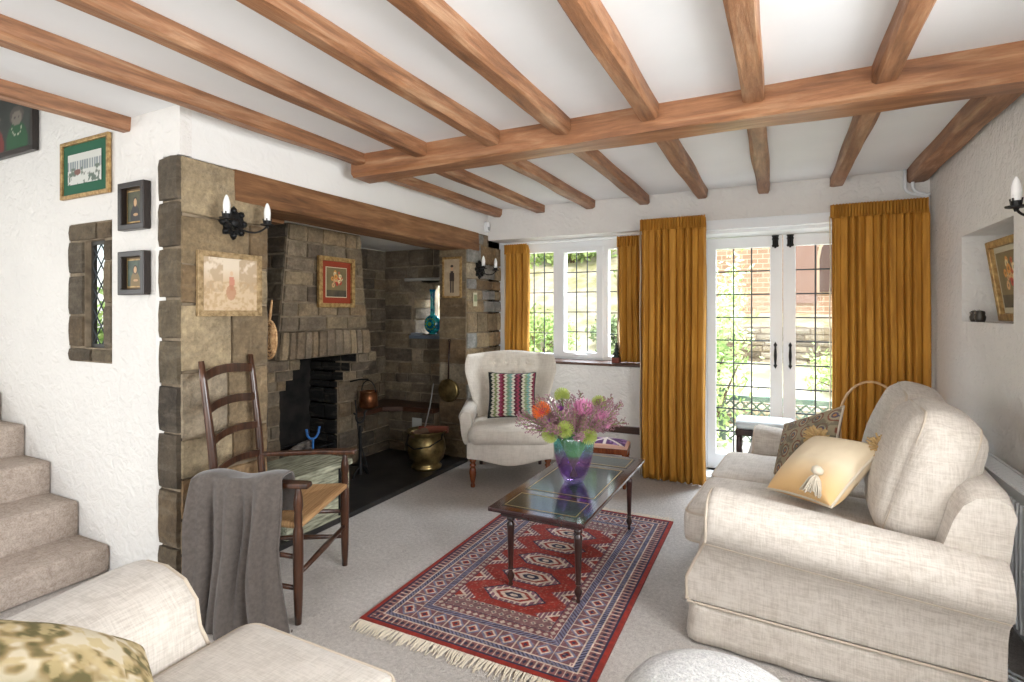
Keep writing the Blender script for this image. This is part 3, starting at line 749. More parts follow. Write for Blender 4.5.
    for i in range(nseat):
        a = -iw + cw * i; x0, x1 = a + .004, a + cw - .004
        y0, y1, z0, z1 = F - .02, B - .2, .335, seatz
        mb = MB(); mb.rbox(x0, x1, y0, y1, z0, z1, .05, 14, .022); c = mb.build('seat_cushion', fab, t, smooth=True)
        mb = MB()
        for z in (z0 + .02, z1 - .02):
            tube_loop(mb, rr_loop(x0 + .008, x1 - .008, y0 + .008, y1 - .008, z, .05), .0055)
        mb.build('piping', M_piping, c)
        LM = Matrix.Translation((0, B - .27, .47)) @ Matrix.Rotation(R(-lean), 4, 'X')
        mb = MB(); mb.rbox(x0 + .01, x1 - .01, -.12, .12, 0, ch, .075, 16, .05, M=LM @ Matrix.Rotation(R(2 * (-1) ** i), 4, 'Y')); c = mb.build('back_cushion', fab, t, smooth=True)
        mb = MB()
        for y in (-.085, .085):
            pts = rr_loop(x0 + .02, x1 - .02, 0.008, ch - .008, 0, .075); mb.tube([LM @ Matrix.Rotation(R(2 * (-1) ** i), 4, 'Y') @ Vector((p[0], y, p[1])) for p in pts], .0055, 8, closed=True)
        mb.build('piping', M_piping, c)
    return t
def rr_loop(x0, x1, y0, y1, z, r, n=6, m=6):
    pts = []
    for (cx, cy, a0, ex, ey) in ((x1 - r, y1 - r, 0, x0 + r, y1), (x0 + r, y1 - r, 90, x0, y0 + r), (x0 + r, y0 + r, 180, x1 - r, y0), (x1 - r, y0 + r, 270, x1, y1 - r)):
        for k in range(n + 1):
            a = R(a0 + 90 * k / n); pts.append((cx + r * math.cos(a), cy + r * math.sin(a), z))
        lx, ly = pts[-1][:2]
        for k in range(1, m): pts.append((lx + (ex - lx) * k / m, ly + (ey - ly) * k / m, z))
    return pts
th = R(-94.5)
SW, SD = 1.62, 1.08
nf = Vector((-.40, 2.36)); ax = Vector((math.cos(th), math.sin(th))); fr = Vector((math.sin(th), -math.cos(th)))
ctr = nf - ax * SW / 2 - fr * SD / 2
RS = sofa((ctr.x, ctr.y, 0), th, SW, SD, 'oatmeal linen two-seat sofa along the right wall, facing the fireplace')
LS = sofa((-.86, .455, 0), PI, 1.86, 1.28, 'cream linen sofa in the near left corner, seen from above its arm', fab=M_linen2, backh=.76, ch=.44, ak=1.6, seatz=.475, armz=.66)

# ------------------------------------------------------------------ cushions
def cushion(name, loc, W, H, T, normal, roll, fnc, label, extra=None, seed=0):
    """normal: world direction the front faces"""
    nrm = Vector(normal).normalized(); q = nrm.to_track_quat('Z', 'Y')
    t = thing(name, loc, label, 'cushion'); t.rotation_euler = (q.to_matrix().to_4x4() @ Matrix.Rotation(roll, 4, 'Z')).to_euler()
    def dm(side):
        def f(X, Y):
            u = X / (W / 2); v = Y / (H / 2); pr = np.clip((1 - u ** 2) * (1 - v ** 2), 0, 1) ** .42
            return side * T / 2 * pr * (1 + .08 * (fbm(X + 1, Y + 1, 9, seed) - .5) * 2)
        return f
    for side in (1, -1):
        o = painted('cover' if side > 0 else 'cover_back', W, H, 130, 130, fnc, M_canvas, t, 'XY', dm(side))
        me = o.data; co = np.empty(len(me.vertices) * 3, 'f'); me.vertices.foreach_get('co', co); co = co.reshape(-1, 3)
        u = co[:, 0] / (W / 2); v = co[:, 1] / (H / 2); co[:, 0] *= 1 - .07 * (1 - v ** 2); co[:, 1] *= 1 - .07 * (1 - u ** 2); me.vertices.foreach_set('co', co.ravel())
    mb = MB(); pts = []
    for (ax_, ay, bx, by) in ((-1, -1, 1, -1), (1, -1, 1, 1), (1, 1, -1, 1), (-1, 1, -1, -1)):
        for k in range(14):
            f = k / 14; u, v = ax_ + (bx - ax_) * f, ay + (by - ay) * f
            pts.append((u * W / 2 * (1 - .07 * (1 - v * v)), v * H / 2 * (1 - .07 * (1 - u * u)), 0))
    tube_loop(mb, pts, .006); mb.build('edging', extra or M_piping, t, smooth=True)
    return t
def stripes(X, Y):
    seq = [(28, 40, 36), (206, 200, 178), (126, 140, 92), (214, 206, 186), (150, 60, 90), (112, 34, 46), (214, 206, 186), (122, 150, 118), (120, 160, 150), (216, 208, 190), (92, 34, 52), (150, 60, 80), (60, 40, 44), (210, 204, 180), (140, 160, 120), (126, 170, 160), (214, 206, 186), (120, 40, 60)]
    n = len(seq); u = (X / .40 + .5) * n; zig = .42 * (2 * np.abs((Y / .034) % 1 - .5) * 2 - 1); i = np.clip((u + zig).astype(int), 0, n - 1)
    c = np.array(seq)[i] / 255.; d = ((Y / .017) % 1 < .22); return blend(c, c * .0 + np.array([.25, .2, .2]), d * .45)
def paisley(X, Y):
    base = np.ones(X.shape + (3,)) * C3(150, 138, 112)
    gx = ((X * 11 + .5 * np.floor(Y * 11)) % 1) - .5; gy = ((Y * 11) % 1) - .5; r = np.hypot(gx, gy * .8)
    base = blend(base, C3(122, 72, 52), (r < .36)); base = blend(base, C3(160, 150, 124), (r < .28)); base = blend(base, C3(84, 74, 88), (r < .17)); base = blend(base, C3(170, 120, 70), (r < .08))
    return blend(base, C3(108, 100, 84), (fbm(X + 2, Y + 2, 30, 3) > .58) * .7)
def peach(X, Y):
    base = np.ones(X.shape + (3,)) * C3(232, 218, 192)
    return blend(base, C3(232, 188, 128), .15 + .75 * np.clip((-Y - .02 + .10 * X) * 7, 0, 1))
def brocade(X, Y):
    n = fbm(X + 3, Y + 1, 16, 9); n2 = fbm(X + 1, Y + 3, 30, 19); st = np.clip
    base = np.ones(X.shape + (3,)) * C3(204, 192, 166); base = blend(base, C3(156, 134, 92), st((n - .42) * 9, 0, 1)); base = blend(base, C3(100, 92, 56), st((n - .52) * 10, 0, 1)); base = blend(base, C3(188, 168, 124), st((n2 - .52) * 8, 0, 1) * .8)
    return blend(base, C3(92, 84, 52), st((-X - .02) * 8, 0, 1) * .7)
cushion('cushion', (-2.02, 4.04, .70), .40, .38, .13, (.40, -.88, .25), 0, stripes, 'multicoloured zigzag striped cushion propped on the cream wing chair', mat('black_edging', (40, 36, 36), .9), 1)
cushion('cushion', (.13, 3.28, .68), .40, .40, .13, (-.75, -.45, .60), R(30), paisley, 'olive patterned cushion with rosettes, behind the peach one on the sofa', None, 2)
pc = cushion('cushion', (.175, 2.84, .68), .38, .38, .19, (-.55, -.35, .85), R(10), peach, 'cream and peach cushion with tassels on the near half of the sofa', M_fringe, 3)
for (tx, ty, big) in ((-.18, -.18, 1), (.18, .18, 0), (-.18, .18, 0)):
    mb = MB(); rr = random.Random(int(tx * 100 + ty * 7))
    if big:
        c = pc.rotation_euler.to_matrix().inverted() @ (Vector((.15, 2.665, .735)) - Vector(pc.location)); dn = (pc.rotation_euler.to_matrix().inverted() @ Vector((-.3, -.25, -1))).normalized() * 1.0; s1 = dn.orthogonal().normalized(); s2 = dn.cross(s1)
        mb.tube([c, c + dn * .012, c + dn * .03, c + dn * .04], [.010, .024, .024, .010], 12)
        for k in range(46):
            a = 2 * PI * k / 46; rad = rr.uniform(.4, 1); e = c + dn * rr.uniform(.11, .13) + (s1 * math.cos(a) + s2 * math.sin(a)) * .05 * rad
            mb.tube([c + dn * .035, c + dn * .06 + (s1 * math.cos(a) + s2 * math.sin(a)) * .026 * rad, e], .0028, 5)
    else:
        c = Vector((tx, ty, 0))
        for k in range(170):
            dv = Vector((rr.gauss(0, 1), rr.gauss(0, 1), rr.gauss(0, 1))).normalized(); mb.tube([c, c + dv * .025, c + dv * rr.uniform(.045, .068)], .004, 5)
    o = mb.build('tassel', M_fringe if big else mat('straw_tuft', (190, 158, 108), .9), pc, smooth=True)
cushion('cushion', (-1.33, .57, .60), .42, .42, .17, (.35, .45, .8), R(20), brocade, 'gold and olive foliage patterned cushion in the corner of the near sofa', None, 4)

# ------------------------------------------------------------------ wing chair
def wing_chair():
    t = thing('wing_armchair', (-2.06, 4.09, 0), 'cream button-back wing armchair with turned wooden legs under the window', 'armchair', rz=R(26.6))
    # seat deck + apron
    mb = MB(); mb.rbox(-.31, .31, -.30, .30, .24, .36, .03, 10); mb.build('seat_base', M_wing, t, smooth=True)
    poly = [(-.345, .37)] + [(-.345 + .69 * i / 24, .235 - .055 * math.sin(PI * i / 24) ** 2 - (.0)) for i in range(25)] + [(.345, .37)]
    mb = MB(); Mx = Matrix(((1, 0, 0, 0), (0, 0, 1, 0), (0, 1, 0, 0), (0, 0, 0, 1)))
    mb.prism(poly, -.345, -.29, Mx); mb.build('apron', M_wing, t, bevel=.012)
    mb = MB()
    for s in (-1, 1): mb.rbox(s * .345 - .03, s * .345 + .03 * 0 + (.0), -.33, .30, .23, .40, .02, 6) if False else mb.rbox(min(s * .30, s * .35), max(s * .30, s * .35), -.33, .30, .23, .42, .02, 6)
    mb.build('side_rail', M_wing, t, smooth=True)
    mb = MB(); mb.rbox(-.335, .335, -.385, .22, .345, .49, .065, 16, .02); c = mb.build('seat_cushion', M_wing, t, smooth=True)
    # arms
    for s in (-1, 1):
        vs = []; n = 14; m = 18
        for i in range(n + 1):
            f = i / n; y = -.26 + .50 * f; top = .60 + .03 * f; rr_ = .062 * (1 - .25 * (f < .04)); cx = s * (.345 + .015 * (1 - f))
            for k in range(m):
                a = 2 * PI * k / m; x = cx + rr_ * math.cos(a); z = top - .055 + rr_ * math.sin(a)
                if math.sin(a) < -.2: z = top - .055 - .2 * (-math.sin(a)) - .02; x = cx + .045 * math.cos(a)
                vs.append((x, y + (0.02 * (1 - (z - .3) / .3) if i == 0 else 0), z))
        fs = [(i * m + k, i * m + (k + 1) % m, (i + 1) * m + (k + 1) % m, (i + 1) * m + k) for i in range(n) for k in range(m)] + [tuple(range(m))[::-1], tuple(n * m + k for k in range(m))]
        MB().add(vs, fs).build('arm', M_wing, t, smooth=True, auto=55)
    # tufted back with wings
    btn = []
    for r_ in range(4):
        for k in range(-2, 3):
            u = k * .25 + (.125 if r_ % 2 else 0)
            if abs(u) < .62: btn.append((u, .36 + r_ * .16))
    def half(v): return .285 + .115 * min(1, max(0, v - .15) / .6) ** .9 - .02 * max(0, v - .85) / .15
    def surf(u, v, th_):
        uu = -1 + 2 * u; hw = half(v); x = uu * hw; z = .42 + .62 * v; wing = max(0, (abs(uu) - .62) / .38)
        y = .20 + .10 * v - .17 * wing ** 1.3 * (1 - .35 * abs(v - .55)) - .04 * (1 - uu * uu) * 0
        if v > .9: z = .42 + .62 * v - .02 * math.cos(uu * PI * 1.0) * 0 + .014 * math.cos(uu * PI) * (v - .9) * 10
        puff = .035
        dimp = 0
        for (bu, bv) in btn:
            d2 = ((uu - bu) / .075) ** 2 + ((v - bv) / .05) ** 2; dimp += math.exp(-d2)
            # diamond folds
        fold = .35 * math.exp(-((abs(((uu * 4 + (v - .36) / .16) % 2) - 1) - 1) / .10) ** 2) + .35 * math.exp(-((abs(((uu * 4 - (v - .36) / .16) % 2) - 1) - 1) / .10) ** 2)
        inside = 1 if (abs(uu) < .7 and .25 < v < .95) else 0
        edge = min(1, min(u, 1 - u) * 12, (1 - v) * 10 + .0)
        if th_ > 0: return (x, y - puff * max(0, edge) ** .5 + .036 * min(1, dimp) + .016 * fold * inside, z)
        return (x, y + .075 * max(.0, min(1, min(u, 1 - u) * 8)) ** .5 * max(0, min(1, (1 - v) * 12)) ** .5, z)
    nu, nv = 64, 52
    mb = MB(); mb.grid(lambda u, v: surf(u, v, 1), nu, nv); mb.grid(lambda u, v: surf(u, v, -1), nu, nv)
    b = mb.build('backrest', M_wing, t, smooth=True, recalc=False)
    for (bu, bv) in btn:
        mb = MB(); p = surf((bu + 1) / 2, bv, 1); mb.lathe([(0, -.006), (.010, -.005), (.013, 0), (.010, .005), (0, .007)], 10, Matrix.Translation((p[0], p[1] - .004, p[2])) @ Matrix.Rotation(R(90), 4, 'X'), cap=False)
        mb.build('button', M_wing, b, smooth=True)
    prof = [(.012, 0), (.017, .004), (.019, .02), (.014, .035), (.018, .05), (.026, .09), (.029, .12), (.024, .15), (.016, .165), (.025, .175), (.025, .185), (.016, .195), (.026, .205), (.028, .24)]
    for x in (-.30, .30): mb = MB(); mb.lathe(prof, 18, Matrix.Translation((x, -.30, 0))); mb.build('leg', M_honey, t, smooth=True)
    for x in (-.27, .27): mb = MB(); mb.tube([(x, .36, 0), (x, .30, .14), (x, .26, .26)], [.016, .02, .024], 8); mb.build('leg', M_dark, t)
wing_chair()

# ------------------------------------------------------------------ ladder-back chair
def ladder_chair():
    t = thing('ladderback_armchair', (-2.255, 1.89, 0), 'tall dark ladder-back armchair with woven rush seat in front of the stone pier', 'armchair', rz=R(113))
    fx_, fyy, rx, ry = .28, -.23, .20, .19
    turned = lambda x: ([(x, fyy, z) for z in (0, .05, .12, .3, .42, .44, .47, .5, .53, .57, .6, .615)], [.014, .017, .02, .023, .022, .016, .019, .016, .022, .019, .013, .013])
    for s in (-1, 1):
        P, Rr = turned(s * fx_); MB().tube(P, Rr, 14).build('leg', M_chairwood, t, smooth=True)
        P = [(s * rx, ry, 0), (s * rx, ry, .42), (s * (rx + .005), ry + .035, .80), (s * (rx + .01), ry + .08, 1.17)]
        P = [tuple(Vector(P[i]).lerp(Vector(P[i + 1]), k / 4)) for i in range(3) for k in range(4)] + [P[-1]]
        Rr = [.019] * 9 + [.018, .017, .016, .013]
        MB().tube(P, Rr, 14).build('rear_post', M_chairwood, t, smooth=True)
        # arm: flat shaped board
        A = [(s * (rx + .0), ry + .02), (s * .235, .05), (s * .275, -.1), (s * .285, -.2), (s * .29, -.29)]
        Wd = [.014, .020, .026, .034, .026]
        L = []; Rt = []
        for i, (x, y) in enumerate(A): L.append((x - Wd[i], y)); Rt.append((x + Wd[i], y))
        MB().prism(L + Rt[::-1], .615, .64).build('armrest', M_chairwood, t, bevel=.008)
        for z in (.16, .30): MB().tube([(s * fx_, fyy, z), (s * (fx_ + rx) / 2, 0, z + .005), (s * rx, ry, z + .01)], [.010, .014, .010], 10).build('stretcher', M_chairwood, t, smooth=True)
    for z in (.22,): MB().tube([(-fx_, fyy, z), (0, fyy, z), (fx_, fyy, z)], [.010, .016, .010], 12).build('stretcher', M_chairwood, t, smooth=True)
    MB().tube([(-rx, ry, .24), (rx, ry, .24)], .011, 10).build('stretcher', M_chairwood, t, smooth=True)
    for k, z in enumerate((.48, .62, .77, .92, 1.075)):
        yb = ry + (.0 if z < .42 else (z - .42) / .38 * .035 if z < .8 else .035 + (z - .8) / .37 * .045)
        hw = rx - .005; H = .046 + .004 * k; vs = []; n = 14
        for i in range(n + 1):
            f = -1 + 2 * i / n; x = f * hw; y = yb + .022 * (1 - f * f); zt = z + H * (.72 + .28 * (1 - abs(f) ** 2.2)); zb = z + .018 * (1 - f * f)
            vs += [(x, y - .005, zb), (x, y + .005, zb), (x, y + .005, zt), (x, y - .005, zt)]
        fs = [(i * 4 + a, i * 4 + (a + 1) % 4, i * 4 + 4 + (a + 1) % 4, i * 4 + 4 + a) for i in range(n) for a in range(4)] + [(3, 2, 1, 0), tuple(n * 4 + a for a in range(4))]
        MB().add(vs, fs).build('ladder_slat', M_chairwood, t)
    # rush seat: four woven triangles meeting in the middle, rolled rims
    mb = MB(); C = [(-fx_ + .01, fyy), (fx_ - .01, fyy), (rx - .01, ry), (-rx + .01, ry)]; mid = ((-.04, -.02), (.04, -.02))
    def tri(p, q, a, b):
        n = 18
        for i in range(n):
            f = i / n; g = (i + .72) / n
            def L(u, v, k): return (u[0] + (v[0] - u[0]) * k, u[1] + (v[1] - u[1]) * k)
            P0, P1 = L(p, a, f), L(q, b, f); Q0, Q1 = L(p, a, g), L(q, b, g)
            z = .455 - .012 * f
            mb.add([(*P0, z - .012), (*P1, z - .012), (*P1, z), (*P0, z), (*Q0, z), (*Q1, z), (*Q1, z - .012), (*Q0, z - .012)], [(0, 1, 2, 3), (3, 2, 5, 4), (4, 5, 6, 7)])
    tri(C[0], C[1], mid[0], mid[1]); tri(C[1], C[2], mid[1], mid[1]); tri(C[2], C[3], mid[1], mid[0]); tri(C[3], C[0], mid[0], mid[0])
    mb.prism(C, .425, .445)
    for i in range(4): mb.tube([(*C[i], .44), (*C[(i + 1) % 4], .44)], .017, 10)
    mb.build('rush_seat', M_rush, t)
    return t
LC = ladder_chair()
# throw over its near arm
def throw():
    Mw = LC.matrix_basis.copy(); 
    t = thing('throw_blanket', (-2.3, 1.55, 0), 'taupe fringed wool throw draped over the near arm of the ladder-back chair', 'blanket')
    Mi = Matrix.Translation((2.3, -1.55, 0)) @ Matrix.Translation((-2.255, 1.89, 0)) @ Matrix.Rotation(R(113), 4, 'Z')
    def f(u, v):
        # u along arm from rear (+y) to front, v from seat side over the arm to the outer hem
        w0 = .24 - .40 * u; s = v * 1.02
        ex = -.275; inner = .22
        if s < inner: x = ex + .055 + .05 * (1 - s / inner); z = .645 - (inner - s) * .85
        elif s < inner + .12:
            a = (s - inner) / .12 * PI; x = ex + .055 * math.cos(a) - .01; z = .655 + .012 * math.sin(a)
        else:
            dd = s - inner - .12; x = ex - .065 - .04 * math.sin(min(1, dd / .5) * PI / 2); z = .655 - dd
        hang = max(0, s - inner - .08); spread = 1 + .25 * hang
        y = (w0 - .04) * spread + .02
        x -= .024 * min(1, hang * 5) * math.sin(u * 17 + 1.2 * math.sin(s * 3)) + .012 * min(1, hang * 5) * math.sin(u * 41 + 2)
        y += .02 * math.sin(s * 6 + u * 4) * min(1, hang * 3)
        z += .010 * math.sin(u * 9) * (s < inner + .1)
        return Mi @ Vector((x, y, z))
    o = MB().grid(f, 60, 50).build('blanket', M_throw, t, smooth=True, recalc=False); m = o.modifiers.new('sol', 'SOLIDIFY'); m.thickness = .008
    mb = MB(); rr = random.Random(4)
    for k in range(44):
        u = (k + .5) / 44; p = f(u, 1); q = p + Vector((rr.uniform(-.006, .006), rr.uniform(-.006, .006), -.045)); e = q + Vector((rr.uniform(-.008, .008), rr.uniform(-.008, .008), -.04)); e.z = max(e.z, .01)
        mb.tube([p, q, e], [.0045, .004, .003], 5)
    o = mb.build('fringe', M_throw, t)
throw()

# ------------------------------------------------------------------ coffee table
def coffee():
    cx, cy = -1.04, 2.915; hx, hy = .25, .605
    t = thing('coffee_table', (cx, cy, .014), 'long dark wooden coffee table with leather inset top on the red rug', 'table')
    z = .44 - .014
    MB().box(-hx, hx, -hy, hy, z - .022, z).build('tabletop', M_tabletop, t, bevel=.005)
    for (y0, y1) in ((-hy + .05, -hy + .27), (-hy + .32, hy - .32), (hy - .27, hy - .05)):
        o = MB().box(-hx + .05, hx - .05, y0, y1, z - .001, z + .0012).build('leather_inset', M_leather, t)
        mb = MB(); e = .012; X0, X1, Y0, Y1 = -hx + .05 + e, hx - .05 - e, y0 + e, y1 - e
        for b in ((X0, X1, Y0, Y0 + .004), (X0, X1, Y1 - .004, Y1), (X0, X0 + .004, Y0, Y1), (X1 - .004, X1, Y0, Y1)): mb.box(b[0], b[1], b[2], b[3], z + .001, z + .0022)
        mb.build('gilt_border', M_gold, o)
    mb = MB()
    for s in (-1, 1): mb.box(s * (hx - .045) - .009, s * (hx - .045) + .009, -hy + .07, hy - .07, z - .06, z - .02); mb.box(-hx + .05, hx - .05, s * (hy - .075) - .009, s * (hy - .075) + .009, z - .06, z - .02)
    mb.build('apron', M_tabletop, t)
    prof = [(.006, 0), (.010, .003), (.012, .012), (.008, .02), (.010, .028), (.018, .045), (.019, .058), (.010, .075), (.009, .085), (.015, .09), (.011, .1), (.0125, .11), (.019, .30), (.020, .318), (.013, .325), (.013, .332), (.021, .338), (.021, .35), (.014, .358), (.022, .366), (.022, z - .022)]
    for x in (-.18, .18):
        for y in (-.49, .475):
            mb = MB(); mb.lathe(prof, 20, Matrix.Translation((x, y, 0))); mb.build('leg', M_dark, t, smooth=True, auto=50)
coffee()
# vase and flowers
VZ = .4422; vx, vy = -1.045, 2.87
t = thing('vase', (vx, vy, VZ), 'teal and violet glass vase of flowers on the coffee table', 'vase')
prof = [(.0, .0), (.045, .0), (.055, .006), (.075, .045), (.095, .10), (.109, .16), (.115, .21), (.114, .25), (.108, .285), (.105, .285), (.110, .25), (.110, .21), (.104, .16), (.090, .10), (.069, .05), (.04, .022), (0, .020)]
MB().lathe(prof, 48, cap=False).build('glass_body', M_vase, t, smooth=True)
MB().lathe([(0, .024), (.04, .026), (.066, .052), (.087, .10), (.098, .145), (0, .145)], 40, cap=False).build('water', M_water, t, smooth=True)
M_stem = mat('green_stem', (120, 150, 60), .6); M_heath = mat('mauve_heather', (164, 122, 134), .8); M_heath2 = mat('pink_brown_heather', (146, 108, 110), .8)
M_orange = mat('orange_petal', (240, 120, 50), .6); M_pink = mat('pink_petal', (222, 148, 186), .6); M_purple = mat('violet_petal', (150, 70, 160), .6); M_lime = mat('lime_petal', (184, 196, 104), .7); M_redc = mat('crimson_core', (190, 60, 90), .6)
def flower(kind, ang, tilt, L, label, group=None, seed=0):
    rr = random.Random(seed); d = Vector((math.cos(ang) * math.sin(tilt), math.sin(ang) * math.sin(tilt), math.cos(tilt)))
    base = Vector((-math.cos(ang) * .02, -math.sin(ang) * .02, .03)); rim = Vector((math.cos(ang) * min(.098, .02 + .26 * math.tan(min(tilt, 1.0))), math.sin(ang) * min(.098, .02 + .26 * math.tan(min(tilt, 1.0))), .28))
    tip = rim + d * L
    t = thing(kind, (vx, vy, VZ), label, 'flower', group)
    MB().tube([base, base.lerp(rim, .6), rim, rim.lerp(tip, .5) + Vector((0, 0, .005)), tip], [.005, .005, .004, .003, .002], 6).build('stem', M_stem, t)
    s1 = d.orthogonal().normalized(); s2 = d.cross(s1)
    def petal(mb, a, el, ln, wd, curl=.3, base_r=.005):
        o_ = (s1 * math.cos(a) + s2 * math.sin(a)); dr = (d * math.cos(el) + o_ * math.sin(el)).normalized(); sd = dr.cross(o_ if abs(dr.dot(o_)) < .95 else d).normalized()
        p0 = tip + o_ * base_r; p1 = p0 + dr * ln * .5; p2 = p0 + dr * ln - o_ * ln * curl * .3
        mb.add([p0 - sd * wd * .3, p0 + sd * wd * .3, p1 + sd * wd, p2, p1 - sd * wd], [(0, 1, 2, 3, 4)])
    mb = MB()
    if kind == 'heather_sprig':
        for k in range(26):
            f = .1 + .9 * k / 26; c = rim.lerp(tip, f); a = k * 2.4; o_ = s1 * math.cos(a) + s2 * math.sin(a); ln = .045 * (1.15 - f * .6) * rr.uniform(.6, 1.2)
            e = c + (o_ * .75 + d * .8) * ln; mb.tube([c, e], .0012, 4)
            for q in range(5):
                p = c.lerp(e, .35 + .16 * q) + Vector((rr.uniform(-1, 1), rr.uniform(-1, 1), rr.uniform(-1, 1))) * .005; r_ = rr.uniform(.0025, .0042)
                mb.add([p + Vector(v) * r_ for v in ((1, 0, 0), (-1, 0, 0), (0, 1, 0), (0, -1, 0), (0, 0, 1.4), (0, 0, -1))], [(0, 2, 4), (2, 1, 4), (1, 3, 4), (3, 0, 4), (2, 0, 5), (1, 2, 5), (3, 1, 5), (0, 3, 5)])
        mb.build('florets', M_heath if seed % 2 else M_heath2, t)
    elif kind == 'pincushion_flower' or kind == 'lime_bloom':
        rad = .052 if kind[0] == 'p' else .045
        for k in range(150):
            z = 1 - 2 * (k + .5) / 150 * .75; a = k * 2.39996; r_ = math.sqrt(max(0, 1 - z * z)); v = (d * z + (s1 * math.cos(a) + s2 * math.sin(a)) * r_); c = tip - d * .005
            mb.tube([c + v * rad * .3, c + v * rad * .8, c + v * rad * 1.05 + d * .008], [.0016, .0013, .0016], 4)
        mb.build('bloom', M_orange if kind[0] == 'p' else M_lime, t)
        if kind[0] == 'p':
            mb = MB(); mb.lathe([(0, -.02), (.02, -.012), (.026, 0), (.02, .016), (0, .024)], 14, Matrix.Translation(tip) @ d.to_track_quat('Z', 'Y').to_matrix().to_4x4(), cap=False); mb.build('core', M_redc, t, smooth=True)
    elif kind == 'protea':
        for ring, (n, el, ln, wd, br) in enumerate(((12, .25, .075, .009, .006), (14, .45, .08, .010, .012), (14, .7, .07, .011, .016), (12, 1.05, .055, .011, .016))):
            for k in range(n): petal(mb, 2 * PI * k / n + ring * .3, el, ln * 1.2, wd * 1.4, .5, br * 1.3)
        mb.build('bloom', M_pink, t)
        MB().lathe([(0, -.005), (.016, 0), (.02, .025), (.01, .055), (0, .06)], 14, Matrix.Translation(tip) @ d.to_track_quat('Z', 'Y').to_matrix().to_4x4(), cap=False).build('core', M_redc, t, smooth=True)
    elif kind == 'thistle':
        for k in range(60):
            a = rr.uniform(0, 6.28); petal(mb, a, rr.uniform(0, .9), .034, .0025, 0, .004)
        mb.build('bloom', M_purple, t)
        MB().lathe([(0, -.02), (.012, -.014), (.014, 0), (.008, .008)], 12, Matrix.Translation(tip) @ d.to_track_quat('Z', 'Y').to_matrix().to_4x4()).build('core', M_stem, t, smooth=True)
ca = math.atan2(.447, .894)  # camera-right direction
flower('pincushion_flower', ca + PI + .25, R(36), .155, 'orange pincushion flower at the upper left of the bouquet', None, 3)
flower('protea', ca + PI + 1.9, R(14), .12, 'large pink protea in the top middle of the bouquet', None, 4)
flower('protea', ca - .5, R(38), .075, 'smaller pink protea at the right of the bouquet', None, 8)
flower('thistle', ca + PI + .9, R(16), .14, 'violet thistle at the centre of the bouquet beside the pink protea', None, 5)
flower('thistle', ca + PI + .6, R(48), .10, 'violet thistle low on the left side of the bouquet', None, 15)
flower('lime_bloom', ca + PI + .7, R(82), .085, 'lime green bloom drooping at the lower left over the vase rim', None, 6)
flower('lime_bloom', ca - 1.1, R(84), .045, 'lime green bloom hanging over the front rim of the vase', None, 7)
flower('lime_bloom', ca + PI - 1.2, R(16), .19, 'lime green bloom at the top left behind the orange flower', None, 9)
flower('lime_bloom', ca + .6, R(34), .17, 'lime green bloom at the upper right behind the heather', None, 10)
flower('lime_bloom', ca + PI + 1.2, R(58), .09, 'lime green bloom facing front left between the heather sprigs', None, 12)
rr = random.Random(77)
for k in range(56):
    a = k * 2.39996 + .3; tl = R(rr.uniform(18, 84)); flower('heather_sprig', a, tl, rr.uniform(.12, .20) + .05 * (abs(math.cos(a - ca))), 'mauve heather sprig in the vase bouquet', 'heather sprigs in the bouquet', 100 + k)

